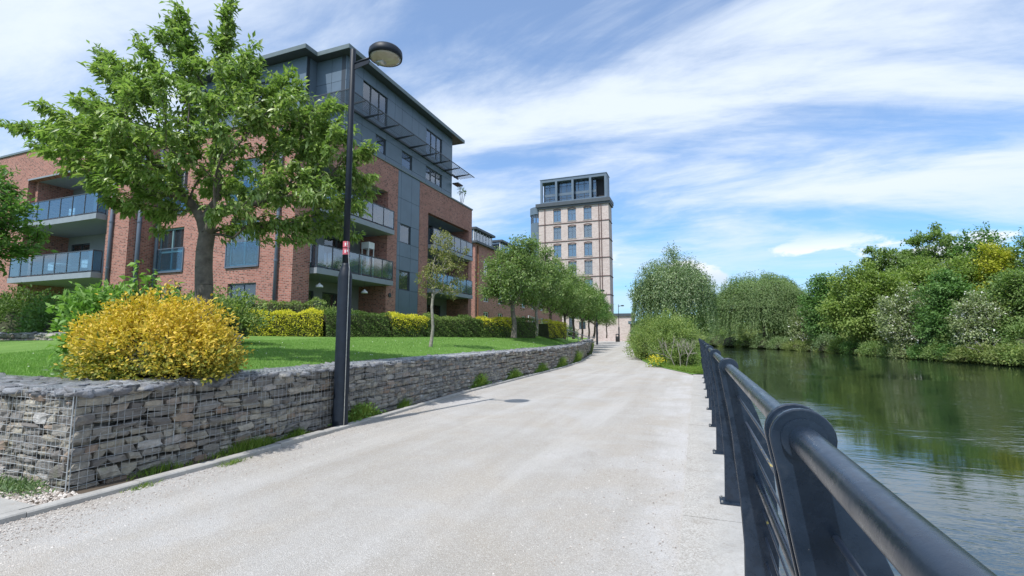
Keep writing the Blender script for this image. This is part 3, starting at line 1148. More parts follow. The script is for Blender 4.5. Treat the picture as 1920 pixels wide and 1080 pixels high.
def build_kerb():
    root = bpy.data.objects.new('kerb', None)
    COL.objects.link(root)
    tag(root, 'flat pale concrete kerb between gravel path and stone wall', None, None, 'structure')
    g = np.random.default_rng(3)
    y = -3.0
    while y < 33.5:
        y2 = y + 0.91
        a0, a1 = float(KERB_X(y + 0.003)), float(KERB_X(y2 - 0.003))
        h0, h1 = float(path_h(y)), float(path_h(y2))
        dz = g.normal() * 0.003
        w = 0.135
        t = 0.055 + dz
        b = 0.012
        mb = MB()
        ya, yb = y + 0.003, y2 - 0.003
        prof = lambda a, h, yy: [(a, yy, h - 0.06), (a, yy, h + t - b), (a - b, yy, h + t), (a - w + b, yy, h + t), (a - w, yy, h + t - b), (a - w, yy, h - 0.06)]
        v = prof(a0, h0, ya) + prof(a1, h1, yb)
        f = [(i, i + 1, i + 7, i + 6) for i in range(5)] + [(5, 4, 3, 2, 1, 0), (6, 7, 8, 9, 10, 11)]
        mb.add(v, f).build('kerb_stone', 'kerb_concrete', root)
        y = y2
    # coping along the river wall
    root = bpy.data.objects.new('coping', None)
    COL.objects.link(root)
    tag(root, 'pale concrete coping along the top of the river wall', None, None, 'structure')
    y = -3.0
    k = 0
    while y < 21.0:
        y2 = min(y + 1.5, 21.0)
        MB().box(-0.165, 0.46, y + 0.004, y2 - 0.004, -0.2, 0.016 + g.normal() * 0.002).build('coping_slab', 'coping_concrete', root)
        y = y2
    MB().box(0.10, 0.46, 21.0, 29.5, -0.2, 0.014).build('coping_slab', 'coping_concrete', root)
    MB().box(0.05, 0.449, -6, 29.5, -2.4, -0.2).build('retaining_wall', 'stone_grey', root)


def stone_templates(k, seed=5):
    g = np.random.default_rng(seed)
    out = []
    base = []
    idx = {}
    for x in (-1, 0, 1):
        for y in (-1, 0, 1):
            for z in (-1, 0, 1):
                if (x, y, z) != (0, 0, 0):
                    idx[(x, y, z)] = len(base)
                    base.append((x, y, z))
    base = np.array(base, float)
    quads = []
    for ax in range(3):
        for s in (-1, 1):
            o = [a for a in range(3) if a != ax]
            for i in (-1, 0):
                for j in (-1, 0):
                    c = []
                    for (di, dj) in ((0, 0), (1, 0), (1, 1), (0, 1)):
                        q = [0, 0, 0]
                        q[ax] = s
                        q[o[0]] = i + di
                        q[o[1]] = j + dj
                        c.append(idx[tuple(q)])
                    flip = (s == 1) == (ax == 1)
                    quads.append(c[::-1] if flip else c)
    quads = np.array(quads)
    for _ in range(k):
        p = base.copy()
        l = np.linalg.norm(p, axis=1, keepdims=True)
        corner = np.abs(p).sum(1) > 2.5
        edge = (np.abs(p).sum(1) > 1.5) & ~corner
        p[corner] *= 0.80 + 0.14 * g.random((corner.sum(), 1))
        p[edge] *= 0.93
        p += g.normal(size=p.shape) * np.array([0.075, 0.07, 0.10])
        # slanting ends, uneven top
        sh = g.normal() * 0.14
        p[:, 0] += sh * p[:, 2]
        p[:, 2] += g.normal() * 0.10 * p[:, 0]
        out.append(p * 0.5)
    return out, quads


def fill_face(u0, u1, z0, z1, g):
    """irregular courses of flat stones: list of (u, z, w, h, tilt)"""
    res = []
    z = z0
    row = 0
    while z < z1 - 0.02:
        h = g.uniform(0.065, 0.145)
        if z + h > z1 - 0.03:
            h = z1 - z
        ph = g.random() * 6
        u = u0
        while u < u1:
            w = float(np.clip(h * g.uniform(1.1, 3.1), 0.08, 0.36))
            if u + w > u1 - 0.05:
                w = max(0.06, u1 - u)
            zc = z + h / 2 + 0.018 * math.sin(u * 2.1 + ph)
            if h > 0.095 and g.random() < 0.3:
                q = g.uniform(0.4, 0.6)
                res.append((u + w / 2, zc - h / 2 + h * q / 2, w, h * q, g.normal() * 0.05))
                res.append((u + w / 2 + g.normal() * 0.02, zc + h / 2 - h * (1 - q) / 2, w * g.uniform(0.85, 1.05), h * (1 - q), g.normal() * 0.05))
            else:
                res.append((u + w / 2, zc, w, h, g.normal() * 0.07))
            u += w
            if u > u1 - 0.06:
                break
        z += h
        row += 1
    return res


def gabion(name, label, front, end, z0, top, seed, n_parts, near_far, thick=0.75, wires=True, base_fn=None, top_n=55):
    """front: (function y->x, y0, y1) face looking to the path; end: (x_from, y) face looking to the viewer"""
    g = np.random.default_rng(seed)
    fx, y0, y1 = front
    root = thing(name, (float(fx(y0)), y0, z0), label, 'stone wall')
    temps, quads = stone_templates(14, seed)
    stones = []     # (center, sx, sy, sz, rotz, tilt)
    bf = base_fn or (lambda y: 0.0)
    for (u, z, w, h, t) in fill_face(y0, y1, z0, top, g):
        x = float(fx(u))
        sl = math.atan2(float(fx(u + 0.2) - fx(u - 0.2)), 0.4)
        stones.append((np.array([x - 0.085 + g.normal() * 0.014, u, z + bf(u)]), w * 0.96, g.uniform(0.18, 0.24), h * 0.95, math.pi / 2 - sl, t))
    if end:
        xa, yy = end
        for (u, z, w, h, t) in fill_face(xa, float(fx(y0)) - 0.02, z0, top, g):
            stones.append((np.array([u, yy + 0.085 + g.normal() * 0.010, z]), w * 0.96, g.uniform(0.18, 0.24), h * 0.95, 0.0, t))
    cam_p = np.array([0, 0, 1.55])

    def seen(s):
        d = np.linalg.norm(s[0] - cam_p)
        vis = 1.0 if s[0][0] > -8.8 else 0.1
        return s[1] * s[3] / d ** 2 * vis
    order = sorted(range(len(stones)), key=lambda i: -seen(stones[i]))
    meshes = []
    for k, p in enumerate(temps):
        me = bpy.data.meshes.new('stone')
        me.from_pydata(p.tolist(), [], quads.tolist())
        me.materials.append(MAT['gabion_stone'])
        meshes.append(me)
    rv, rf, off = [], [], 0
    for rank, i in enumerate(order):
        c, sx, sy, sz, rz, t = stones[i]
        k = int(g.integers(len(temps)))
        flip = 1 if g.random() < 0.5 else -1
        if rank < n_parts:
            o = bpy.data.objects.new('stone', meshes[k])
            COL.objects.link(o)
            o.parent = root
            o.location = Vector(c) - ORG[root.name]
            o.rotation_euler = (0, t, rz + (0 if flip > 0 else math.pi))
            o.scale = (sx, sy, sz)
        else:
            p = temps[k] * np.array([sx, sy, sz])
            ct, st = math.cos(t), math.sin(t)
            p = np.stack([p[:, 0] * ct + p[:, 2] * st, p[:, 1], -p[:, 0] * st + p[:, 2] * ct], axis=1)
            a = rz + (0 if flip > 0 else math.pi)
            ca, sa = math.cos(a), math.sin(a)
            p = np.stack([p[:, 0] * ca - p[:, 1] * sa, p[:, 0] * sa + p[:, 1] * ca, p[:, 2]], axis=1) + c
            rv.append(p)
            rf.append(quads + off)
            off += len(p)
    if rv:
        obj_from('stones', np.concatenate(rv), np.concatenate(rf), 'gabion_stone', root, kind='stuff')
    # flat stones lying on the top
    rv, rf, off = [], [], 0
    areas = [('f', y0, y1)]
    L1 = y1 - y0
    n1 = int(L1 * thick * top_n)
    pts = [(float(fx(u)) - thick * q, u) for u, q in zip(y0 + g.random(n1) * L1, g.random(n1))]
    if end:
        L2 = float(fx(y0)) - end[0]
        n2 = int(L2 * thick * top_n)
        pts += [(end[0] + q * L2, end[1] + 0.02 + w * thick) for q, w in zip(g.random(n2), g.random(n2))]
    for (x, y) in pts:
        p = temps[int(g.integers(len(temps)))] * np.array([g.uniform(0.12, 0.30), g.uniform(0.09, 0.20), g.uniform(0.035, 0.075)])
        a = g.random() * math.pi
        ca, sa = math.cos(a), math.sin(a)
        tl = g.normal() * 0.13
        z = p[:, 2] + tl * p[:, 0]
        p = np.stack([p[:, 0] * ca - p[:, 1] * sa + x, p[:, 0] * sa + p[:, 1] * ca + y, z + top + bf(y) - 0.01 + g.normal() * 0.010], axis=1)
        rv.append(p)
        rf.append(quads + off)
        off += len(p)
    obj_from('top_stones', np.concatenate(rv), np.concatenate(rf), 'slate_top', root, kind='stuff')
    # rubble heart behind the facing stones
    mb = MB()
    yy = y0 + 0.17
    while yy < y1 - 0.01:
        y2 = min(yy + 1.0, y1)
        a, b = float(fx(yy)) - 0.17, float(fx(y2)) - 0.17
        h0, h1 = bf(yy), bf(y2)
        v = [(a - thick + 0.19, yy, z0), (a, yy, z0), (b, y2, z0), (b - thick + 0.19, y2, z0), (a - thick + 0.19, yy, top - 0.03 + h0), (a, yy, top - 0.03 + h0), (b, y2, top - 0.03 + h1), (b - thick + 0.19, y2, top - 0.03 + h1)]
        mb.add(v, BOXF)
        yy = y2
    if end:
        mb.box(end[0], float(fx(y0)) - 0.173, end[1] + 0.175, end[1] + thick - 0.02, z0, top - 0.033)
    mb.build('rubble_core', 'stone_grey', root)
    if wires:
        mb = MB()
        r = 0.0023

        def bar(a, b, rr=r):
            a, b = Vector(a), Vector(b)
            mb.tube([a, b], rr, 4, cap=False)
        step = 0.076
        yw = y0
        k = 0
        while yw < min(y1, near_far):
            x = float(fx(yw)) + 0.022 + 0.006 * math.sin(yw * 5)
            bar((x, yw + g.normal() * 0.006, z0 + bf(yw)), (x - 0.008, yw + g.normal() * 0.008, top + 0.035 + bf(yw)), 0.0045 if k % 13 == 0 else r)
            bar((x, yw, top + 0.035 + bf(yw)), (x - thick - 0.02, yw, top + 0.03 + bf(yw)))
            k += 1
            yw += step
        seg = 0.5
        z = z0 + 0.04
        while z < top + 0.03:
            yw = y0
            while yw < min(y1, near_far):
                y2 = min(yw + seg, y1)
                bar((float(fx(yw)) + 0.026 + 0.006 * math.sin(yw * 5), yw, z + bf(yw)), (float(fx(y2)) + 0.026 + 0.006 * math.sin(y2 * 5), y2, z + bf(y2)))
                yw = y2
            z += step
        for q in np.arange(0.06, thick, 0.076):
            yw = y0
            while yw < min(y1, near_far):
                y2 = min(yw + 1.0, y1)
                bar((float(fx(yw)) - q, yw, top + 0.036 + bf(yw)), (float(fx(y2)) - q, y2, top + 0.036 + bf(y2)))
                yw = y2
        if end:
            x = float(fx(y0)) + 0.015
            while x > end[0]:
                bar((x, end[1] - 0.022, z0), (x, end[1] - 0.022, top + 0.035))
                bar((x, end[1] - 0.022, top + 0.035), (x, end[1] + thick, top + 0.035))
                x -= step
            z = z0 + 0.04
            while z < top + 0.03:
                bar((end[0], end[1] - 0.026, z), (float(fx(y0)) + 0.02, end[1] - 0.026, z))
                z += step
            bar((float(fx(y0)) + 0.022, end[1] - 0.024, z0), (float(fx(y0)) + 0.022, end[1] - 0.024, top + 0.04), 0.006)
        mb.build('wire_mesh', 'galv_wire', root)
    return root


def blades(name, P, h, w, material, g, parent=None, lean=0.35, **kw):
    """one bent blade (two triangles) for each point"""
    n = len(P)
    a = g.random(n) * 2 * math.pi
    s = np.stack([np.cos(a), np.sin(a), np.zeros(n)], axis=1)
    d = g.normal(size=(n, 3)) * lean
    d[:, 2] = 1.0
    hh = (h * (0.55 + 0.8 * g.random(n)))[:, None]
    ww = w * (0.7 + 0.6 * g.random(n))[:, None]
    b0 = P - s * ww / 2
    b1 = P + s * ww / 2
    tip = P + d * hh
    v = np.stack([b0, b1, tip], axis=1).reshape(-1, 3)
    f = np.arange(3 * n).reshape(n, 3)
    if parent is not None:
        kw['kind'] = 'stuff'
    return obj_from(name, v, f, material, parent, **kw)


def build_grass():
    g = np.random.default_rng(21)
    # mown lawn: denser near the camera
    n = 150000
    y = 3.55 + 26 * g.random(n) ** 1.7
    xw = WALL_X(y) - 0.66
    xh = HEDGE_X(y)
    far = np.maximum(xh, -13.5)
    x = xw + (far - xw) * g.random(n)
    P = np.stack([x, y, lawn_z(x, y) - 0.004], axis=1)
    ragged = np.where(g.random(n) < 0.04, 1.9, 1.0)
    blades('lawn_grass', P, 0.040 * ragged, 0.010 + 0.0006 * np.zeros((n, 1)), 'grass', g, kind='stuff', label='short mown grass of the lawn', cat='grass')
    # daisies and a few dandelions in the turf
    n = 260
    y = 4.0 + 20 * g.random(n) ** 1.3
    xw = WALL_X(y) - 0.9
    x = xw + (np.maximum(HEDGE_X(y), -13.5) + 0.8 - xw) * g.random(n)
    P = np.stack([x, y, lawn_z(x, y) + 0.035], axis=1)
    v, f = leaf_mesh(P, g.normal(size=(n, 3)) * np.array([1, 1, 0.2]), 0.030 * np.ones(n), width=0.9, up=np.array([0, 0, 1.0]), g=g)
    obj_from('daisies', v, f, 'flower_white', kind='stuff', label='scattered small white daisies in the lawn', cat='flowers')
    # fringe along the wall back
    n = 5000
    y = 3.6 + 22 * g.random(n) ** 1.4
    x = WALL_X(y) - 0.70 - np.abs(g.normal(size=n)) * 0.08
    P = np.stack([x, y, lawn_z(x, y)], axis=1)
    # verge grass
    n = 9000
    y = 20.8 + 20 * g.random(n) ** 1.6
    l = PATH_R(y) + 0.02
    x = l + (BANK_L(y) - l) * np.abs(g.random(n) ** 1.5)
    P2 = np.stack([x, y, path_h(y) + 0.04], axis=1)
    blades('verge_grass', P2, 0.13 * np.ones(n), 0.018, 'grass_rough', g, lean=0.5, kind='stuff', label='rough grass on the verge beside the path edge', cat='grass')


def build_weeds():
    g = np.random.default_rng(31)
    # (y, length, n, height, label)
    spots = [(3.75, 0.55, 220, 0.07, 'thin low grass tuft at the kerb nearest the wall corner'),
             (4.9, 0.9, 900, 0.11, 'grass strip along the kerb left of the lamp post'),
             (5.75, 0.35, 300, 0.09, 'short grass tuft at the kerb just before the lamp post'),
             (7.35, 0.75, 1500, 0.24, 'tall bright grass clump right of the lamp post'),
             (8.9, 0.4, 450, 0.16, 'leafy weed tuft where the lamp shadow crosses the kerb'),
             (13.2, 0.9, 900, 0.36, 'tall green weeds against the middle of the stone wall'),
             (16.2, 1.2, 900, 0.30, 'weed clump at the wall beyond the middle weeds'),
             (19.6, 1.4, 900, 0.34, 'yellowish grass clump at the wall before the bend'),
             (23.0, 1.6, 1000, 0.45, 'pale seeding grass clump near the wall end'),
             (27.0, 1.8, 1100, 0.60, 'dark bushy weeds at the far end of the wall')]
    for (y0, ln, n, h, lab) in spots:
        y = y0 + g.normal(size=n) * ln * 0.35
        wx = WALL_X(y)
        kx = KERB_X(y) - 0.12
        t = np.clip(0.35 + g.normal(size=n) * 0.28, 0.02, 1.05)
        x = wx + (kx - wx) * t
        P = np.stack([x, y, path_h(y) + 0.03], axis=1)
        r = thing('weed_clump', (float(WALL_X(y0)), y0, float(path_h(y0)) + 0.03), lab, 'weeds', 'weeds along the foot of the stone wall')
        hh = h * np.exp(-((y - y0) / (ln * 0.5)) ** 2) + 0.03
        blades('grass_blades', P, hh, 0.010, 'grass_rough', g, parent=r, lean=0.35)
        if h > 0.2:
            m = n // 3
            k = g.integers(0, n, m)
            Q = P[k] + np.stack([g.normal(size=m) * 0.05, g.normal(size=m) * 0.08, g.random(m) * hh[k]], axis=1)
            v, f = leaf_mesh(Q, g.normal(size=(m, 3)) + np.array([0.4, 0, 0.3]), 0.05 + 0.03 * g.random(m), g=g)
            obj_from('leaves', v, f, 'leaf_broad', r)
    # weed on the corner patch
    n = 500
    P = np.stack([-6.35 + g.normal(size=n) * 0.22, 2.72 + g.normal(size=n) * 0.06, np.full(n, 0.03)], axis=1)
    r = thing('weed_clump', (-6.35, 2.72, 0.03), 'grey green weed in the gravel at the foot of the wall end', 'weeds')
    v, f = leaf_mesh(P + np.array([0, 0, 0.02]) + g.random((n, 3)) * 0.05, g.normal(size=(n, 3)) + np.array([0, 0, 0.8]), 0.05 + 0.03 * g.random(n), width=0.22, g=g)
    obj_from('leaves', v, f, 'leaf_weep', r)
    # weeds at the kerb on the path side
    for (x, y, n, lab) in ((-5.33, 4.35, 160, 'small grass tuft growing on the gravel side of the kerb'), (-5.36, 3.35, 90, 'tiny grass tuft on the gravel near the wall corner')):
        r = thing('weed_clump', (x, y, 0.0), lab, 'weeds')
        P = np.stack([x + g.normal(size=n) * 0.03, y + g.normal(size=n) * 0.10, np.full(n, 0.002)], axis=1)
        blades('grass_blades', P, 0.05 * np.ones(n), 0.008, 'grass_rough', g, parent=r, lean=0.6)


def build_pebbles():
    g = np.random.default_rng(41)
    n = 15000
    y = 1.6 + 12 * g.random(n) ** 1.8
    side = g.random(n)
    kx = KERB_X(y)
    x = np.where(side < 0.35, kx + np.abs(g.normal(size=n)) * 0.35, kx + (-0.1 - kx) * g.random(n))
    s = 0.0035 + 0.0065 * g.random(n) ** 2.5
    m = 2600
    x2 = -5.55 - 3.0 * g.random(m)
    y2 = 2.6 + 0.33 * g.random(m)
    x = np.concatenate([x, x2])
    y = np.concatenate([y, y2])
    s = np.concatenate([s, 0.006 + 0.014 * g.random(m) ** 1.5])
    z = np.concatenate([np.full(n, 0.006), np.full(m, 0.034)])
    P = np.stack([x, y, z], axis=1)
    n = len(P)
    oc = np.array([(1, 0, 0), (0, 1, 0), (-1, 0, 0), (0, -1, 0), (0, 0, 0.8), (0, 0, -0.5)])
    a = g.random(n) * 6.28
    sc = s[:, None, None] * (0.65 + 0.7 * g.random((n, 6, 1)))
    q = oc[None] * sc
    ca, sa = np.cos(a)[:, None], np.sin(a)[:, None]
    q = np.stack([q[:, :, 0] * ca - q[:, :, 1] * sa, q[:, :, 0] * sa + q[:, :, 1] * ca, q[:, :, 2]], axis=2)
    v = (q + P[:, None, :]).reshape(-1, 3)
    fb = np.array([(0, 1, 4), (1, 2, 4), (2, 3, 4), (3, 0, 4)])
    f = (np.arange(n)[:, None, None] * 6 + fb[None]).reshape(-1, 3)
    obj_from('loose_gravel', v, f, 'pebble', kind='stuff', label='small loose stones scattered on the gravel path', cat='gravel')


build_ground()
build_kerb()
gabion('gabion_wall', 'long grey gabion wall of flat stones in wire along the path', (WALL_X, 2.92, 33.0), (-13.0, 2.92), -0.04, 0.985, 7, 300, 15.0, base_fn=lambda y: float(path_h(y)) * 0.8, top_n=95)

# ================================================================== railing and lamps
def build_railing():
    X0, Z0 = 0.165, 1.374
    root = thing('river_railing', (X0, 0.93, 0.0), 'dark navy steel railing with round handrail along the river', 'railing')
    ys = [-1.0 + 2.0 * k for k in range(16)]
    # handrail in lengths between posts
    for k in range(len(ys) - 1):
        MB().tube([(X0, ys[k], Z0), (X0, ys[k + 1], Z0)], 0.0238, 28, cap=False).build('handrail', 'navy_paint', root, smooth=True)
    # post outline: rounded head, leaning shaft, heavy belly, foot
    head = [(X0 + 0.051 * math.cos(a), Z0 + 0.051 * math.sin(a)) for a in np.linspace(R(-15), R(195), 15)]
    left = [(0.125, 1.31), (0.137, 1.22), (0.153, 1.12), (0.168, 1.0), (0.178, 0.85), (0.195, 0.66), (0.206, 0.40), (0.200, 0.2), (0.194, 0.02)]
    right = [(0.33, 0.02), (0.352, 0.2), (0.368, 0.4), (0.372, 0.62), (0.362, 0.85), (0.335, 1.0), (0.300, 1.12), (0.262, 1.22), (0.226, 1.31)]
    poly = head + left + right
    pts_r = [(0.204, 1.217), (0.240, 1.076), (0.263, 0.937), (0.301, 0.615), (0.307, 0.481), (0.308, 0.346)]
    tube_p = (0.279, 0.790)
    mbp = MB()
    for s in (-0.028, 0.040):
        mbp.prism_y([(x - X0, z) for x, z in poly], s - 0.012, s)
    me_p = None
    for y in ys:
        if me_p is None:
            post = mbp.build('post', 'navy_paint')
            me_p = post.data
        else:
            post = bpy.data.objects.new('post', me_p)
            COL.objects.link(post)
        bv = post.modifiers.new('bevel', 'BEVEL')
        bv.width = 0.0025
        bv.segments = 2
        bv.limit_method = 'ANGLE'
        post.parent = root
        post.location = (0, y - 0.93, 0)
        mb = MB()
        mb.tube([(X0, y - 0.050, Z0), (X0, y - 0.0425, Z0)], 0.0350, 24)
        mb.tube([(X0, y + 0.0425, Z0), (X0, y + 0.050, Z0)], 0.0350, 24)
        mb.tube([(X0, y - 0.0275, Z0), (X0, y + 0.0275, Z0)], 0.044, 24)
        ORG[post.name] = Vector((X0, y, 0))
        mb.build('collar', 'navy_paint', post, smooth=False)
        MB().box(0.150, 0.39, y - 0.10, y + 0.10, 0.018, 0.030).build('base_plate', 'navy_paint', post)
        for bx, by in ((0.168, -0.075), (0.168, 0.075), (0.372, -0.075), (0.372, 0.075)):
            MB().tube([(bx, y + by, 0.03), (bx, y + by, 0.046)], 0.010, 6).build('bolt', 'lamp_silver', post)
    for k in range(len(ys) - 1):
        a, b = ys[k] + 0.02, ys[k + 1] - 0.02
        for (x, z) in pts_r:
            MB().tube([(x, a, z), (x, b, z)], 0.0058, 8, cap=False).build('rod', 'rod_paint', root, smooth=True)
        MB().tube([(tube_p[0], a, tube_p[1]), (tube_p[0], b, tube_p[1])], 0.0205, 16, cap=False).build('mid_rail', 'navy_paint', root, smooth=True)


def lamp_post(loc, label, rot=0.0, detail=True):
    x, y, z = loc
    root = thing('lamp_post', loc, label, 'street lamp', 'lamp posts along the path')
    H = 6.78
    MB().lathe(x, y, [(0.135, z - 0.1), (0.132, z + 0.02), (0.122, z + 0.35), (0.118, z + 2.55), (0.112, z + 2.60), (0.085, z + 2.70), (0.062, z + 2.76), (0.060, z + 2.80)], 24).build('sleeve', 'lamp_black', root, smooth=True)
    MB().lathe(x, y, [(0.057, z + 2.78), (0.052, z + 5.0), (0.050, z + H - 0.02), (0.040, z + H)], 20).build('pole', 'lamp_black', root, smooth=True)
    if detail:
        d = MB().box(x + 0.098, x + 0.1235, y - 0.05, y + 0.05, z + 0.55, z + 1.15)
        d.build('access_door', 'lamp_black', root)
    ca, sa = math.cos(rot), math.sin(rot)

    def q(r, zz, w=0.0):
        return (x + ca * r - sa * w, y + sa * r + ca * w, z + zz)
    HR = 0.72
    hz = 6.48
    # arm and stay
    MB().tube([q(0.04, 6.50), q(0.20, 6.52), q(0.44, 6.53)], 0.022, 10).build('arm', 'lamp_black', root, smooth=True)
    mb = MB()
    pl = [(0.045, 6.38), (0.36, 6.43), (0.38, 6.49), (0.045, 6.49)]
    v = [q(r, zz, w) for w in (-0.008, 0.008) for r, zz in pl]
    mb.add(v, [(0, 1, 2, 3), (7, 6, 5, 4), (0, 4, 5, 1), (1, 5, 6, 2), (2, 6, 7, 3), (3, 7, 4, 0)])
    mb.build('bracket', 'lamp_black', root)
    c = q(HR, 0)
    hd = MB().lathe(c[0], c[1], [(0.270, z + hz - 0.035), (0.290, z + hz - 0.03), (0.296, z + hz + 0.02), (0.290, z + hz + 0.085), (0.255, z + hz + 0.125), (0.15, z + hz + 0.16), (0.02, z + hz + 0.17)], 36).build('lamp_head', 'lamp_black', root, smooth=True)
    MB().lathe(c[0], c[1], [(0.02, z + hz - 0.085), (0.13, z + hz - 0.078), (0.22, z + hz - 0.055), (0.264, z + hz - 0.038)], 36).build('lens', 'lamp_lens', hd, smooth=True)
    if detail:
        mb = MB().tube([q(HR - 0.17, hz - 0.075), q(HR - 0.02, hz - 0.080)], 0.055, 12)
        mb.build('bulb', 'lamp_silver', hd, smooth=True)
    return root


def build_lamps():
    r = lamp_post((-5.70, 6.65, 0.02), 'tall black lamp post in front of the stone wall, nearest lamp')
    # red bands on the pole
    x, y = -5.70, 6.65
    for (a, b) in ((2.97, 3.08), (3.095, 3.205)):
        mb = MB()
        n = 14
        v, f = [], []
        for zz in (a, b):
            for k in range(n + 1):
                t = R(-118) + R(150) * k / n
                v.append((x + 0.0605 * math.cos(t), y + 0.0605 * math.sin(t), zz))
        f = [(k, k + 1, n + 2 + k, n + 1 + k) for k in range(n)]
        mb.add(v, f).build('red_sticker', 'sticker_red', r)
        # pale print on the sticker
        for j, (za, zb, s0, s1) in enumerate(((0.25, 0.75, 0.30, 0.42), (0.45, 0.75, 0.52, 0.66))):
            v = []
            for zz in (a + (b - a) * za, a + (b - a) * zb):
                for k in range(5):
                    t = R(-118) + R(150) * (s0 + (s1 - s0) * k / 4)
                    v.append((x + 0.0618 * math.cos(t), y + 0.0618 * math.sin(t), zz))
            MB().add(v, [(k, k + 1, 6 + k, 5 + k) for k in range(4)]).build('print_mark', 'sticker_white', r)
    # cable run down the pole
    MB().tube([(-5.63, 6.60, 3.2), (-5.575, 6.60, 2.72), (-5.572, 6.595, 2.5), (-5.572, 6.595, 0.05)], 0.006, 6).build('conduit', 'lamp_silver', r)
    lamp_post((-11.15, 57.4, 0.5), 'distant black lamp post among the row trees', detail=False)
    lamp_post((-13.0, 87.5, 0.5), 'farthest lamp post beside the litter bin at the path end', detail=False)
    r = thing('litter_bin', (-13.15, 86.5, 0.5), 'black litter bin at the end of the path', 'litter bin')
    MB().lathe(-13.15, 86.5, [(0.30, 0.5), (0.34, 0.55), (0.34, 1.45), (0.30, 1.5)], 16).build('body', 'bin_black', r, smooth=True)
    mb = MB()
    for a in (45, 135, 225, 315):
        cx, cy = -13.15 + 0.3 * math.cos(R(a)), 86.5 + 0.3 * math.sin(R(a))
        MB().box(cx - 0.03, cx + 0.03, cy - 0.03, cy + 0.03, 1.48, 1.75).build('hood_post', 'bin_black', r)
    MB().lathe(-13.15, 86.5, [(0.36, 1.74), (0.36, 1.80), (0.25, 1.92), (0.03, 1.96)], 16).build('hood', 'bin_black', r, smooth=True)


build_railing()
build_lamps()

# ================================================================== buildings
F0, F1, F2 = 1.62, 4.68, 7.63
YL, XL = 14.55, -25.75       # left wing: front plane, right-hand side plane
YC, XF = 15.80, -16.45       # middle front plane, path-side plane


def balustrade(parent, pts, z, h=1.12, name='balustrade', panes_w=1.05):
    """glass balcony front: posts, panes, top and bottom rails along a polyline"""
    bal = MB()
    for i in range(len(pts) - 1):
        a, b = Vector((*pts[i], 0)), Vector((*pts[i + 1], 0))
        d = (b - a)
        t = d.normalized()
        nrm = Vector((-t.y, t.x, 0)) * 0.024
        for (za, zb, w) in ((z + h - 0.05, z + h, 1.0), (z + 0.05, z + 0.09, 0.7)):
            q = [a + nrm * w, b + nrm * w, b - nrm * w, a - nrm * w]
            bal.add([(p.x, p.y, za) for p in q] + [(p.x, p.y, zb) for p in q], BOXF)
    bo = bal.build(name, 'frame_dark', parent)
    for i in range(len(pts) - 1):
        a, b = Vector((*pts[i], 0)), Vector((*pts[i + 1], 0))
        d = b - a
        ln = d.length
        t = d.normalized()
        n = max(1, round(ln / panes_w))
        nrm = Vector((-t.y, t.x, 0)) * 0.006
        for k in range(n + 1):
            p = a + t * (ln * k / n)
            if i and k == 0:
                continue
            MB().box(p.x - 0.022, p.x + 0.022, p.y - 0.022, p.y + 0.022, z - 0.02, z + h - 0.052).build('baluster', 'frame_dark', bo)
        for k in range(n):
            p0 = a + t * (ln * k / n + 0.04)
            p1 = a + t * (ln * (k + 1) / n - 0.04)
            q = [p0 + nrm, p1 + nrm, p1 - nrm, p0 - nrm]
            MB().add([(p.x, p.y, z + 0.095) for p in q] + [(p.x, p.y, z + h - 0.055) for p in q], BOXF).build('glass_panel', 'glass_balcony', bo)
    return bo


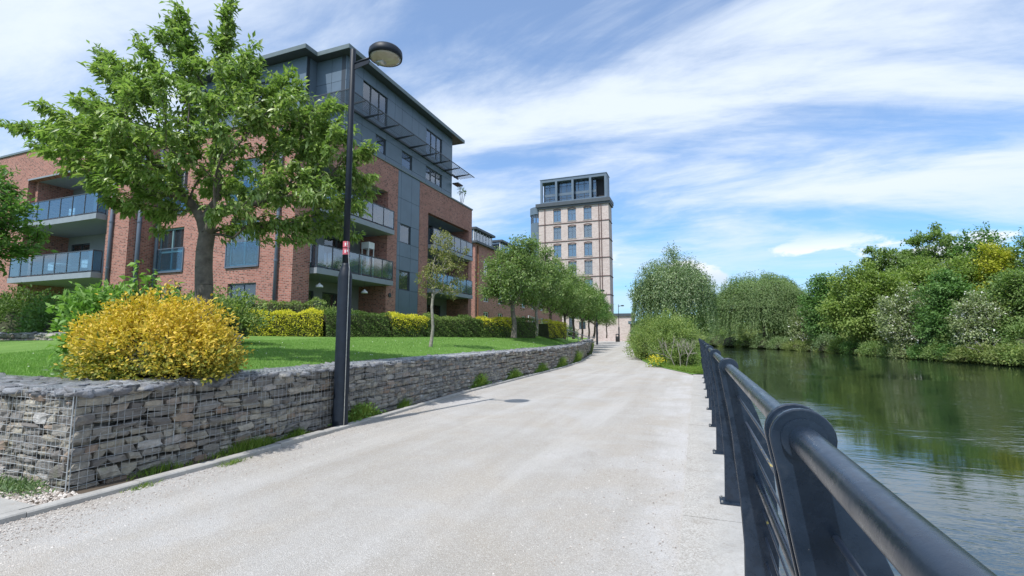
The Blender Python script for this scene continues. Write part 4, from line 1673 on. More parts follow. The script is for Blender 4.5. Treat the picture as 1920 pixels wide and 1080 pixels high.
def build_main_block():
    root = thing('apartment_building', (XF, YC, 1.5), 'red brick and grey clad apartment block with glass balconies and a flat overhanging roof', 'building')
    ZB = 1.2
    # ---------------- left wing, front
    o1 = (-35.0, -27.5, ZB, 10.3)
    mb = wall_mesh(MB(), 'y', YL, 0.32, -52.0, XL - 0.32, ZB, 12.05, [o1, (-41.2, -39.3, 4.75, 6.9), (-41.2, -39.3, 7.7, 9.9), (-41.0, -39.4, 2.6, 3.9)])
    mb.build('brick_wall', 'brick_red', root)
    for (z0, z1) in ((4.75, 6.9), (7.7, 9.9), (2.6, 3.9)):
        window(root, 'y', YL, 1, -41.2 + (0.2 if z1 < 4 else 0), -39.3 - (0.1 if z1 < 4 else 0), z0, z1, mull=(0.5,), curtain=[(0.0, 0.25)])
    wall_mesh(MB(), 'x', XL, -0.32, YL, 24.0, ZB, 12.05, []).build('brick_wall', 'brick_red', root)
    # coping of the parapet
    MB().box(-52.1, XL + 0.06, YL - 0.06, YL + 0.42, 12.05, 12.16).build('parapet_coping', 'fascia', root)
    MB().box(XL - 0.42, XL + 0.06, YL + 0.425, 24.0, 12.05, 12.16).build('parapet_coping', 'fascia', root)
    MB().box(-52.0, XL - 0.33, YL + 0.33, 23.5, 11.3, 11.45).build('flat_roof', 'roof_metal', root)
    # recess of the left balconies
    yb = 16.5
    doors = []
    for f in (F0, F1, F2):
        doors += [(-34.4, -32.6, f + 0.05, f + 2.25), (-30.9, -29.1, f + 0.05, f + 2.25)]
    wall_mesh(MB(), 'y', yb, 0.2, -34.7, -27.8, ZB, 10.6, doors).build('recess_wall', 'render_grey', root)
    for d in doors:
        window(root, 'y', yb, 1, *d, mull=(0.5,), set_in=0.05, fw=0.07, name='balcony_door', curtain=[(0.0, 0.35)] if d[0] < -33 else [(0.55, 0.95)])
    MB().box(-35.0, -34.7, YL + 0.323, yb + 0.2, ZB, 10.6).build('recess_side', 'brick_red', root)
    MB().box(-27.8, -27.5, YL + 0.323, yb + 0.2, ZB, 10.6).build('recess_side', 'brick_red', root)
    MB().box(-34.995, -27.505, YL + 0.003, yb - 0.005, 10.302, 10.55).build('recess_soffit', 'slab_grey', root)
    MB().box(-35.0, -27.5, YL - 0.03, YL + 0.0, 10.3, 10.38).build('lintel', 'slab_grey', root)
    for f in (F1, F2):
        MB().box(-34.96, -27.54, 14.08, yb - 0.006, f - 0.27, f).build('balcony_slab', 'slab_grey', root)
        balustrade(root, [(-34.92, YL - 0.05), (-34.92, 14.13), (-27.58, 14.13), (-27.58, YL - 0.05)], f)
    # ---------------- middle front
    wins = []
    for f in (F1, F2):
        wins += [(-25.5, -23.6, f + 0.12, f + 2.30), (-20.45, -18.55, f + 0.12, f + 2.30)]
    wins += [(-24.6, -23.5, F0 + 0.9, F0 + 2.35), (-20.35, -18.55, F0 + 0.9, F0 + 2.35)]
    wall_mesh(MB(), 'y', YC, 0.32, XL + 0.0, XF, ZB, 11.6, wins).build('brick_wall', 'brick_red', root)
    for k, w in enumerate(wins):
        if k < 4:
            window(root, 'y', YC, 1, *w, mull=(0.5,), trans=(0.45,) if k % 2 == 0 else (), fm='frame_teal', fw=0.08, curtain=[(0.30, 0.46)] if k % 2 == 0 else [(0.36, 0.56)])
            # glass guard across the tall window
            g = MB()
            a, b = w[0] - 0.12, w[1] + 0.12
            g.box(a, b, YC - 0.055, YC - 0.030, w[2] + 1.10, w[2] + 1.14)
            g.box(a, a + 0.05, YC - 0.055, YC - 0.002, w[2] - 0.10, w[2] + 1.10)
            g.box(b - 0.05, b, YC - 0.055, YC - 0.002, w[2] - 0.10, w[2] + 1.10)
            g.box(a + 0.05, b - 0.05, YC - 0.075, YC - 0.002, w[2] - 0.10, w[2] - 0.02)
            go = g.build('window_guard', 'pipe_grey', root)
            MB().box(a + 0.06, b - 0.06, YC - 0.050, YC - 0.038, w[2] + 0.0, w[2] + 1.09).build('glass_panel', 'glass_balcony', go)
        else:
            window(root, 'y', YC, 1, *w, mull=(0.5,), fm='pipe_grey', fw=0.075)
    MB().box(XL + 0.065, XF + 0.06, YC - 0.06, YC + 0.40, 11.6, 11.70).build('parapet_coping', 'fascia', root)
    MB().box(XF - 0.40, XF + 0.06, YC + 0.405, 33.76, 11.6, 11.70).build('parapet_coping', 'fascia', root)
    MB().box(XL + 0.01, XF - 0.33, YC + 0.33, 33.5, 10.9, 11.0).build('flat_roof', 'roof_metal', root)
    # ---------------- path side, lower three storeys
    rec1 = (16.80, 22.60, ZB, 9.90)
    rec2 = (27.05, 33.15, ZB, 9.80)
    for (u0, u1, rc, nm) in ((YC + 0.321, 23.55, rec1, 'a'), (25.97, 33.70, rec2, 'b')):
        wall_mesh(MB(), 'x', XF, -0.32, u0, u1, ZB, 11.6, [rc]).build('brick_wall', 'brick_red', root)
        xb = XF - 1.9
        drs = []
        for f in (F0, F1, F2):
            drs += [(rc[0] + 0.7, rc[0] + 2.3, f + 0.05, f + 2.25), (rc[1] - 2.9, rc[1] - 0.9, f + 0.05, f + 2.25)]
        wall_mesh(MB(), 'x', xb, -0.2, rc[0] - 0.01, rc[1] + 0.01, ZB, rc[3] + 0.4, drs).build('recess_wall', 'render_grey', root)
        for d in drs:
            window(root, 'x', xb, -1, *d, mull=(0.5,), set_in=0.05, fw=0.07, name='balcony_door', curtain=[(0.6, 0.9)])
        MB().box(xb - 0.2, XF - 0.323, rc[0] - 0.3, rc[0], ZB, rc[3] + 0.3).build('recess_side', 'brick_red', root)
        MB().box(xb - 0.2, XF - 0.323, rc[1], rc[1] + 0.3, ZB, rc[3] + 0.3).build('recess_side', 'brick_red', root)
        MB().box(xb + 0.003, XF - 0.003, rc[0] + 0.003, rc[1] - 0.003, rc[3] + 0.002, rc[3] + 0.25).build('recess_soffit', 'slab_grey', root)
        for f in (F1, F2):
            MB().box(xb + 0.004, XF + 0.40, rc[0] + 0.03, rc[1] + (0.12 if nm == 'a' else -0.03), f - 0.27, f).build('balcony_slab', 'slab_grey', root)
            y2 = rc[1] + (0.08 if nm == 'a' else -0.07)
            balustrade(root, [(XF + 0.05, rc[0] + 0.07), (XF + 0.36, rc[0] + 0.07), (XF + 0.36, y2), (XF + 0.05, y2)], f, panes_w=0.98)
    # end wall away from the viewer
    wall_mesh(MB(), 'y', 33.70, -0.30, -30.0, XF - 0.33, ZB, 11.6, []).build('brick_wall', 'brick_red', root)
    # ---------------- grey stair strip between the brick bays
    wz = [(23.88, 25.02, 4.32, 5.50), (23.88, 25.02, 7.20, 8.35)]
    wall_mesh(MB(), 'x', XF - 0.06, -0.26, 23.551, 25.969, ZB, 11.6, wz).build('backing_wall', 'frame_dark', root)
    for w in wz:
        window(root, 'x', XF, -1, *w, set_in=0.07, fw=0.07, curtain=[(0.0, 0.35)])

    def panels(pl, c, sgn, us, zs, holes, th=0.05):
        for i in range(len(us) - 1):
            for j in range(len(zs) - 1):
                um, zm = (us[i] + us[i + 1]) / 2, (zs[j] + zs[j + 1]) / 2
                if any(h[0] - 0.001 < um < h[1] + 0.001 and h[2] - 0.001 < zm < h[3] + 0.001 for h in holes):
                    continue
                g = 0.009
                MB().pbox(pl, c, c - sgn * th, us[i] + g, us[i + 1] - g, zs[j] + g, zs[j + 1] - g).build('cladding_panel', 'panel_grey', root)
    panels('x', XF - 0.055, -1, [23.56, 23.88, 25.02, 25.96], [1.2, 2.7, 4.32, 5.50, 6.35, 7.20, 8.35, 9.9, 11.6], wz)
    # ---------------- two grey storeys on top
    w4 = [(21.30, 22.25, 11.98, 12.92), (23.87, 25.0, 11.90, 12.92), (26.66, 28.80, 11.98, 12.92)]
    w5 = [(20.10, 22.30, 13.75, 15.58), (26.63, 28.75, 13.75, 15.52)]
    ZU0, ZU1, YU0, YU1 = 11.0, 16.15, 18.75, 30.30
    wall_mesh(MB(), 'x', XF - 0.06, -0.26, YU0, YU1, ZU0, ZU1, w4 + w5).build('backing_wall', 'frame_dark', root)
    window(root, 'x', XF, -1, *w4[0], set_in=0.07, fw=0.07)
    window(root, 'x', XF, -1, *w4[1], set_in=0.07, fw=0.07, curtain=[(0.0, 0.9)])
    window(root, 'x', XF, -1, *w4[2], mull=(0.33, 0.66), set_in=0.07, fw=0.07, curtain=[(0.0, 0.3), (0.7, 1.0)])
    for w in w5:
        window(root, 'x', XF, -1, *w, mull=(0.34, 0.68), set_in=0.07, fw=0.07, curtain=[(0.0, 0.2)])
    us = [18.78, 20.10, 21.30, 22.25, 22.30, 23.87, 25.0, 26.63, 26.66, 28.75, 28.80, 30.29]
    panels('x', XF - 0.055, -1, [18.78, 20.10, 21.30, 22.25, 23.87, 25.0, 26.66, 28.80, 30.29], [11.70, 11.98, 12.92, 13.42], w4)
    panels('x', XF - 0.055, -1, [18.78, 20.10, 21.20, 22.30, 23.05, 23.80, 24.90, 25.70, 26.63, 28.75, 30.29], [13.43, 13.75, 15.5, 16.14], [(a, b, c, 15.5) for a, b, c, d in w5])
    # front of the upper storeys (steps forward on the left)
    wf = [(-26.2, -23.6, 13.6, 15.5), (-22.9, -19.6, 14.4, 15.3), (-22.6, -20.2, 11.75, 13.0)]
    wall_mesh(MB(), 'y', 18.75 + 0.06, 0.26, -18.45, XF - 0.33, ZU0, ZU1, []).build('backing_wall', 'frame_dark', root)
    panels('y', 18.805, 1, [-18.44, -17.42, XF - 0.002], [11.7, 13.43, 14.8, 16.14], [])
    wall_mesh(MB(), 'y', 18.05 + 0.06, 0.26, -27.5, -18.51, ZU0, ZU1, wf).build('backing_wall', 'frame_dark', root)
    for (a, b, c, d) in ((-27.5, -26.2, 11, 16.14), (-23.6, -22.9, 11, 16.14), (-19.6, -18.46, 11, 16.14), (-26.2, -23.6, 11, 13.6), (-26.2, -23.6, 15.5, 16.14), (-22.9, -19.6, 13.0, 14.4), (-22.9, -19.6, 15.3, 16.14), (-22.9, -22.6, 11, 13.0), (-20.2, -19.6, 11, 13.0)):
        panels('y', 18.105, 1, [a, b], [c, d], [])
    for w in wf:
        window(root, 'y', 18.05, 1, *w, mull=(0.33, 0.66), set_in=0.07, fw=0.07)
    wall_mesh(MB(), 'x', -18.45, -0.20, 18.32, 18.80, ZU0, ZU1, []).build('backing_wall', 'panel_grey', root)
    wall_mesh(MB(), 'y', YU1, -0.26, -27.5, XF - 0.33, ZU0, ZU1, []).build('backing_wall', 'panel_grey', root)
    wall_mesh(MB(), 'x', -27.5, 0.26, 18.4, YU1 - 0.27, ZU0, ZU1, []).build('backing_wall', 'panel_grey', root)
    # roof
    mb = MB()
    mb.box(-28.0, XF + 0.50, 18.30, 31.20, 16.16, 16.34)
    mb.box(-28.0, -18.02, 17.50, 18.30, 16.16, 16.34)
    rf = mb.build('roof', 'roof_metal', root)
    for q in ((XF + 0.50, XF + 0.54, 18.26, 31.24), (-18.02, XF + 0.498, 18.26, 18.30), (-18.02, -17.98, 17.46, 18.258), (-28.04, -18.022, 17.46, 17.50), (-28.04, XF + 0.498, 31.20, 31.24)):
        MB().box(*q, 16.14, 16.365).build('fascia', 'fascia', rf)
    # ---------------- sun shade: arms and slats round the upper storey
    zs = 13.44
    xo = XF + 1.25
    sh = MB()
    sh.box(XF - 0.003, XF + 0.06, YU0 - 0.003, YU1 + 0.9, zs - 0.10, zs + 0.05)
    sh.box(xo, xo + 0.035, YU0 - 1.2, YU1 + 1.15, zs - 0.03, zs + 0.03)
    sh.box(-18.4, xo - 0.002, YU0 - 1.2, YU0 - 1.165, zs - 0.03, zs + 0.03)
    so = sh.build('sun_shade', 'frame_dark', root)
    n = 10
    for k in range(n):
        x = XF + 0.11 + (xo - XF - 0.15) * k / (n - 1)
        MB().box(x, x + 0.040, YU0 - 1.16, YU1 + 1.12, zs - 0.006, zs + 0.010).build('slat', 'pipe_grey', so)
    for k in range(11):
        y = YU0 - 1.10 + 1.0 * k / 10
        MB().box(-18.4, XF + 0.1, y, y + 0.040, zs - 0.004, zs + 0.010).build('slat', 'pipe_grey', so)
    for y in np.arange(YU0 - 0.02, YU1 + 1.2, 1.48):
        mb = MB()
        v = [(XF, y, zs - 0.14), (xo, y, zs - 0.055), (xo, y, zs - 0.010), (XF, y, zs - 0.010)]
        v = v + [(p[0], p[1] + 0.05, p[2]) for p in v]
        mb.add(v, [(0, 1, 2, 3), (7, 6, 5, 4), (0, 4, 5, 1), (1, 5, 6, 2), (2, 6, 7, 3), (3, 7, 4, 0)])
        mb.build('arm', 'frame_dark', so)
    MB().box(XF + 0.01, XF + 0.5, YU1 + 0.02, YU1 + 0.8, 12.75, 12.83).build('ledge', 'frame_dark', root)
    # ---------------- dark rooms behind the glass
    MB().box(-51.0, XL - 2.2, YL + 4.0, 22.0, ZB, 11.2).build('room', 'interior', root)
    MB().box(XL + 0.4, XF - 4.6, YC + 2.2, 32.0, ZB, 10.85).build('room', 'interior', root)
    MB().box(-27.0, XF - 2.4, 20.6, 29.8, 11.1, 16.1).build('room', 'interior', root)
    for f in (F1 - 0.15, F2 - 0.15):
        MB().box(XL + 0.01, XF - 2.2, YC + 0.33, 33.3, f - 0.1, f).build('floor_plate', 'interior', root)
        MB().box(-51.0, XL - 0.4, yb + 0.25, 22.0, f - 0.1, f).build('floor_plate', 'interior', root)
    MB().box(-27.2, XF - 0.35, 18.45, 30.0, 13.30, 13.40).build('floor_plate', 'interior', root)
    # ---------------- rainwater pipes
    for (x, y, z1, r) in ((-26.95, YL - 0.10, 11.2, 0.075), (XL + 0.11, 14.95, 10.9, 0.095), (XL + 0.30, YC - 0.11, 10.9, 0.075), (-17.3, YC - 0.11, 10.8, 0.075)):
        p = MB().tube([(x, y, 1.4), (x, y, z1)], r, 12).build('downpipe', 'pipe_grey', root, smooth=True)
        for z in np.arange(2.6, z1, 2.3):
            MB().tube([(x, y, z - 0.04), (x, y, z + 0.04)], r + 0.018, 12).build('pipe_bracket', 'pipe_grey', p)
        MB().box(x - 0.13, x + 0.13, y - 0.09, y + 0.09, z1 - 0.05, z1 + 0.25).build('hopper', 'pipe_grey', p)
    # round vent on the pier
    v = MB().tube([(XF - 0.01, 22.95, 3.9), (XF + 0.05, 22.95, 3.9)], 0.13, 16)
    v.build('vent', 'frame_dark', root)
    return root


def build_balcony_things():
    # hanging lamps under the first balcony
    for (y, lab) in ((17.35, 'pale dome lamp hanging under the first balcony, nearer one'), (20.6, 'pale dome lamp hanging under the first balcony, farther one')):
        x = XF + 0.1
        z = F1 - 0.27
        r = thing('hanging_lamp', (x, y, z), lab, 'lamp')
        MB().tube([(x, y, z), (x, y, z - 0.42)], 0.008, 6).build('cord', 'frame_dark', r)
        MB().lathe(x, y, [(0.03, z - 0.40), (0.06, z - 0.44), (0.16, z - 0.52), (0.18, z - 0.60), (0.17, z - 0.605), (0.02, z - 0.5)], 16).build('shade', 'frame_pale', r, smooth=True)
    # white lantern shelf
    x, y, z = XF - 0.55, 21.6, F1 + 0.003
    r = thing('plant_stand', (x, y, z), 'white square stand with a pale box on top on the first balcony', 'stand')
    mb = MB()
    for dx in (-0.22, 0.22):
        for dy in (-0.22, 0.22):
            MB().box(x + dx - 0.02, x + dx + 0.02, y + dy - 0.02, y + dy + 0.02, z, z + 1.72).build('leg', 'white_metal', r)
    MB().box(x - 0.25, x + 0.25, y - 0.25, y + 0.25, z + 1.72, z + 2.08).build('box', 'white_metal', r)
    MB().box(x - 0.24, x + 0.24, y - 0.24, y + 0.24, z + 0.6, z + 0.64).build('shelf', 'white_metal', r)
    # pots
    g = np.random.default_rng(77)
    for k, (px_, py_, pz_, sc, lab) in enumerate((
            (XF + 0.05, 19.0, F1, 1.2, 'bushy plant in a brown pot in the middle of the first balcony'),
            (XF + 0.02, 21.0, F1, 1.0, 'potted plant left of the white stand on the first balcony'),
            (XF + 0.05, 22.2, F1, 0.8, 'small potted plant at the far corner of the first balcony'),
            (XF - 0.10, 22.0, F2, 0.7, 'small potted plant on the second balcony by the brick pier'),
            (XF - 0.05, 29.0, F1, 0.9, 'potted plant on the far balcony behind the young tree'))):
        r = thing('potted_plant', (px_, py_, pz_), lab, 'plant')
        MB().lathe(px_, py_, [(0.11 * sc, pz_ + 0.003), (0.15 * sc, pz_ + 0.24 * sc), (0.165 * sc, pz_ + 0.25 * sc), (0.16 * sc, pz_ + 0.29 * sc)], 14).build('pot', 'pot', r, smooth=True)
        n = 240
        P = np.array([px_, py_, pz_ + 0.30 * sc]) + g.normal(size=(n, 3)) * np.array([0.13, 0.16, 0.14]) * sc + np.array([0, 0, 0.16 * sc])
        P[:, 2] = np.maximum(P[:, 2], pz_ + 0.27 * sc)
        v, f = leaf_mesh(P, g.normal(size=(n, 3)) + np.array([0, 0, 0.6]), 0.10 * sc * (0.6 + 0.8 * g.random(n)), g=g)
        obj_from('foliage', v, f, 'leaf_broad', r)
    # patio tables and chairs on the left balconies
    for (x, f, lab) in ((-33.5, F1, 'dark garden chair at the left of the lower left balcony'), (-30.4, F1, 'dark garden chair at the right of the lower left balcony'), (-32.0, F2, 'dark garden chair on the upper left balcony')):
        y = 15.0
        r = thing('garden_chair', (x, y, f), lab, 'chair', 'garden chairs on the left balconies')
        for dx in (-0.24, 0.24):
            for dy in (-0.22, 0.22):
                MB().tube([(x + dx, y + dy, f + 0.002), (x + dx * 0.95, y + dy * 0.95, f + 0.44)], 0.015, 6).build('leg', 'frame_dark', r)
        MB().box(x - 0.27, x + 0.27, y - 0.25, y + 0.25, f + 0.44, f + 0.47).build('seat', 'frame_dark', r)
        MB().box(x - 0.27, x + 0.27, y + 0.22, y + 0.25, f + 0.50, f + 0.95).build('backrest', 'frame_pale', r)
        for dx in (-0.255, 0.255):
            MB().tube([(x + dx, y - 0.22, f + 0.47), (x + dx, y - 0.2, f + 0.66), (x + dx, y + 0.22, f + 0.68)], 0.014, 6).build('armrest', 'frame_dark', r)
    x, y, f = -31.9, 14.9, F1
    r = thing('patio_table', (x, y, f), 'round pale patio table between the chairs on the lower left balcony', 'table')
    MB().lathe(x, y, [(0.42, f + 0.70), (0.43, f + 0.72), (0.42, f + 0.735)], 20).build('table_top', 'frame_pale', r, smooth=False)
    MB().tube([(x, y, f + 0.02), (x, y, f + 0.70)], 0.03, 8).build('leg', 'frame_dark', r)
    MB().lathe(x, y, [(0.22, f + 0.002), (0.22, f + 0.02), (0.03, f + 0.03)], 16).build('base', 'frame_dark', r)
    # spiky plant standing on the roof terrace
    x, y, z = XF - 0.6, 32.9, 11.02
    r = thing('terrace_palm', (x, y, z), 'tall thin bare stemmed plant on the roof terrace end', 'plant')
    MB().lathe(x, y, [(0.18, z), (0.24, z + 0.4), (0.25, z + 0.45)], 14).build('pot', 'pot', r)
    sg = []
    P = []
    for k in range(6):
        a = k * 1.05
        b = np.array([x, y, z + 0.4])
        t = np.array([x + 0.22 * math.cos(a), y + 0.35 * math.sin(a) + 0.25, z + 1.9 + 0.5 * ((k * 7) % 5) / 5])
        sg.append([*b, *((b + t) / 2 + np.array([0, 0.05, 0])), 0.020, 0.016])
        sg.append([*((b + t) / 2 + np.array([0, 0.05, 0])), *t, 0.016, 0.010])
        P += [t + g.normal(size=3) * 0.05 for _ in range(16)]
    v, f = frusta(np.array(sg), 5)
    obj_from('stems', v, f, 'bark_pale', r)
    P = np.array(P)
    v, f = leaf_mesh(P, g.normal(size=P.shape) + np.array([0, 0, 0.3]), 0.22 * np.ones(len(P)), width=0.14, g=g)
    obj_from('leaves', v, f, 'leaf_dark', r)


def build_second_block():
    X2, Y2 = -21.55, 45.0
    root = thing('brick_terrace', (X2, Y2, 1.5), 'lower red brick block with a glazed roof box behind the row trees', 'building')
    wins = []
    for z in (2.2, 5.0, 7.9):
        for k in range(8):
            y = 47.2 + k * 4.1
            wins.append((y, y + 1.5, z + 0.3, z + 2.0))
    wall_mesh(MB(), 'x', X2, -0.35, Y2, 80.0, 1.0, 11.4, wins).build('brick_wall', 'brick_red', root)
    for w in wins:
        window(root, 'x', X2, -1, *w, mull=(0.5,), fm='frame_pale', fw=0.09, set_in=0.12)
    wall_mesh(MB(), 'y', Y2, 0.35, -40.0, X2 - 0.36, 1.0, 11.4, []).build('brick_wall', 'brick_red', root)
    MB().tube([(X2 + 0.12, Y2 + 0.5, 1.2), (X2 + 0.12, Y2 + 0.5, 11.2)], 0.09, 10).build('downpipe', 'pot', root)
    mb = MB()
    mb.box(-40.0, X2 + 0.35, Y2 - 0.3, 80.0, 11.4, 11.62)
    mb.build('roof', 'roof_metal', root)
    # glazed boxes on the roof
    for (a, b) in ((45.6, 50.5), (53.0, 58.0), (61, 66)):
        mb = MB()
        mb.box(-30, X2 - 0.1, a - 0.2, b + 0.2, 13.05, 13.28)
        rb = mb.build('roof_box', 'roof_metal', root)
        mb = MB()
        n = 6
        for k in range(n + 1):
            y = a + (b - a) * k / n
            mb.box(X2 - 0.55, X2 - 0.45, y - 0.05, y + 0.05, 11.62, 13.05)
        for k in range(5):
            x = X2 - 0.5 - k * 1.2
            mb.box(x - 0.05, x + 0.05, a - 0.002, a + 0.10, 11.62, 13.05)
        mb.build('mullions', 'frame_pale', rb)
        MB().box(X2 - 0.51, X2 - 0.49, a + 0.06, b, 11.63, 13.04).build('pane', 'glass_window', rb)
        MB().box(X2 - 6.0, X2 - 0.56, a + 0.04, a + 0.06, 11.63, 13.04).build('pane', 'glass_window', rb)
        MB().box(X2 - 5.5, X2 - 2.5, a + 1.5, b, 11.63, 13.04).build('inner_wall', 'curtain', rb)
    MB().box(-38.0, X2 - 2.5, Y2 + 1.5, 79.0, 1.0, 11.3).build('rooms', 'interior', root)


def build_tower():
    YT = 104.0
    XA, XB = -33.4, -17.15
    ZT = 31.0
    root = thing('mill_tower', (XB, YT, 0.5), 'tall pale brick mill tower with a dark framed glass box on top', 'building')
    rows = [(27.75, 30.45), (23.65, 26.45), (19.45, 22.30), (15.3, 18.2), (11.2, 14.1), (7.1, 10.0), (3.0, 5.9)]
    cols = [(-29.85, -28.05), (-26.45, -24.55), (-22.75, -20.95)]
    wins = [(a, b, c, d) for (c, d) in rows for (a, b) in cols]
    wall_mesh(MB(), 'y', YT, 0.6, XA, XB, 0.4, ZT, wins).build('brick_wall', 'brick_pink', root)
    for w in wins:
        window(root, 'y', YT, 1, *w, mull=(0.5,), trans=(0.62,), fm='pipe_grey', fw=0.11, set_in=0.22, glass='glass_far')
        # shallow brick arch over the opening
        a, b, c, d = w
        m = MB()
        n = 8
        v = []
        for k in range(n + 1):
            x = a - 0.05 + (b - a + 0.1) * k / n
            v.append((x, d - 0.02 + 0.16 * math.sin(math.pi * k / n)))
        poly = v + [(b + 0.05, d + 0.42)] + [(a - 0.05, d + 0.42)]
        poly2 = [(x, z + 0.26) for x, z in v][::-1]
        m.prism_y([(x, z) for x, z in v] + poly2, YT - 0.04, YT + 0.1).build('arch', 'string_dark', root)
        MB().box(a - 0.1, b + 0.1, YT - 0.08, YT + 0.2, c - 0.16, c).build('sill', 'stone_grey', root)
    # side towards the river
    sw = [(u, u + 1.8, c, d) for (c, d) in rows for u in ()]
    wall_mesh(MB(), 'x', XB, -0.6, YT + 0.601, 108.2, 0.4, ZT, sw).build('brick_wall', 'brick_pink', root)
    for w in sw:
        window(root, 'x', XB, -1, *w, mull=(0.5,), trans=(0.62,), fm='pipe_grey', fw=0.11, set_in=0.22, glass='glass_far')
    wall_mesh(MB(), 'x', XA, 0.6, YT + 0.601, 108.2, 0.4, ZT, []).build('brick_wall', 'brick_pink', root)
    # string courses, pilasters, cornice
    for z in (27.25, 23.10, 18.90, 14.75, 10.6, 6.5):
        mb = MB()
        mb.box(XA - 0.06, XB + 0.06, YT - 0.12, YT - 0.002, z - 0.08, z + 0.08)
        mb.box(XB + 0.002, XB + 0.12, YT - 0.002, 108.2, z - 0.08, z + 0.08)
        mb.build('string_course', 'string_dark', root)
    for x in (-31.9, -19.3, -18.8):
        MB().tube([(x, YT - 0.16, 0.5), (x, YT - 0.16, ZT)], 0.09, 8).build('downpipe', 'string_dark', root)
    mb = MB()
    mb.box(XA - 0.35, XB + 0.35, YT - 0.35, 108.5, ZT, ZT + 0.45)
    mb.box(XA - 0.6, XB + 0.45, YT - 0.6, 108.6, ZT + 0.45, ZT + 1.25)
    mb.build('cornice', 'roof_metal', root)
    # framed glass storeys on the roof
    z0, z1 = ZT + 1.25, 38.1
    xa, xb = XA + 0.35, XB - 0.35
    y0, y1 = YT + 0.2, 108.0
    mb = MB()
    mb.box(xa, xb, y0, y1, z1 - 0.65, z1)
    mb.box(xa - 0.1, xb + 0.1, y0 - 0.1, y1 + 0.1, z1, z1 + 0.1)
    cap = mb.build('roof_frame', 'panel_grey', root)
    for x in (xa, xa + 3.6, xa + 7.5, xa + 11.6, xb - 0.5):
        MB().box(x, x + 0.5, y0, y0 + 0.5, z0, z1 - 0.65).build('column', 'panel_grey', cap)
    for y in (y1 - 0.5,):
        MB().box(xb - 0.5, xb, y, y + 0.5, z0, z1 - 0.65).build('column', 'panel_grey', cap)
    MB().box(xa, xb, y0 + 0.05, y0 + 0.35, z0, z0 + 0.5).build('upstand', 'panel_grey', cap)
    gx1 = xa + 13.0
    yy = y0 + 1.2
    for zz0, zz1 in ((z0 + 0.05, z0 + 2.0), (z0 + 2.6, z1 - 0.7)):
        n = 9
        for k in range(n):
            a = xa + 0.6 + (gx1 - xa - 0.6) * k / n
            b = xa + 0.6 + (gx1 - xa - 0.6) * (k + 1) / n
            MB().box(a + 0.05, b - 0.05, yy, yy + 0.05, zz0, zz1).build('pane', 'glass_window', cap)
        mb = MB()
        for k in range(n + 1):
            a = xa + 0.6 + (gx1 - xa - 0.6) * k / n
            mb.box(a - 0.05, a + 0.05, yy - 0.06, yy + 0.08, zz0, zz1)
        mb.box(xa + 0.6, gx1, yy - 0.05, yy + 0.07, (zz0 + zz1) / 2 + 0.3, (zz0 + zz1) / 2 + 0.38)
        mb.build('mullions', 'frame_dark', cap)
    MB().box(xa + 0.5, gx1, yy - 0.08, yy + 0.15, z0 + 2.0, z0 + 2.6).build('spandrel', 'panel_grey', cap)
    MB().box(xa + 0.3, xb - 0.55, yy + 1.2, y1 - 0.55, z0, z1 - 0.66).build('rooms', 'interior', cap)
    MB().box(xb - 0.35, xb - 0.05, y0 + 0.52, y1 - 0.52, z0, z1 - 0.655).build('side_screen', 'panel_grey', cap)
    MB().box(xa + 1, xb - 1, YT + 2.2, 107.6, 0.5, ZT - 0.3).build('rooms', 'interior', root)
    MB().box(XA + 0.6, XB - 0.6, YT + 0.6, 108.1, ZT - 0.25, ZT - 0.01).build('roof_deck', 'roof_metal', root)
    # rounded stair tower on the left
    cx, cy = -34.4, 106.5
    st = thing('stair_tower', (cx, cy, 0.5), 'rounded grey stair tower with window bands left of the mill tower', 'tower')
    MB().lathe(cx, cy, [(1.75, 0.5), (1.75, 28.2)], 24).build('shaft', 'panel_grey', st, smooth=False)
    MB().lathe(cx, cy, [(1.65, 28.2), (1.65, 30.2)], 24).build('window_band', 'glass_window', st)
    mb = MB()
    for k in range(12):
        a = 2 * math.pi * k / 12
        mb.tube([(cx + 1.7 * math.cos(a), cy + 1.7 * math.sin(a), 28.2), (cx + 1.7 * math.cos(a), cy + 1.7 * math.sin(a), 30.2)], 0.07, 5)
    mb.build('mullions', 'frame_dark', st)
    MB().lathe(cx, cy, [(1.9, 30.2), (1.9, 31.9), (1.5, 32.1)], 24).build('cap', 'panel_grey', st)
    # low brick range closing the path
    lw = thing('low_brick_range', (-12.0, 99.0, 0.5), 'low pink brick building closing the end of the path', 'building')
    wall_mesh(MB(), 'y', 99.0, 0.4, -24.0, -11.9, 0.2, 5.6, [(-23.0, -21.6, 3.0, 4.6)]).build('brick_wall', 'brick_pink', lw)
    wall_mesh(MB(), 'x', -11.9, -0.4, 99.401, 103.0, 0.2, 5.6, []).build('brick_wall', 'brick_pink', lw)
    window(lw, 'y', 99.0, 1, -23.0, -21.6, 3.0, 4.6, mull=(0.5,), fw=0.1)
    mb = MB()
    mb.box(-24.2, -11.6, 98.7, 103.0, 5.6, 6.15)
    mb.build('roof', 'roof_metal', lw)
    # dark striped kiosk by the bushes
    kx = -10.2
    k = thing('striped_kiosk', (kx, 90.0, 0.5), 'small grey kiosk with dark stripes at the right end of the path', 'kiosk')
    for i in range(9):
        MB().box(kx - 1.1, kx + 0.9, 90.0 + 0.002 * i, 91.5, 0.5 + i * 0.36, 0.5 + i * 0.36 + 0.34).build('plank', 'stone_grey' if i % 2 else 'string_dark', k)
    MB().box(kx - 1.4, kx + 1.2, 89.6, 91.9, 3.76, 4.3).build('roof', 'panel_grey', k)


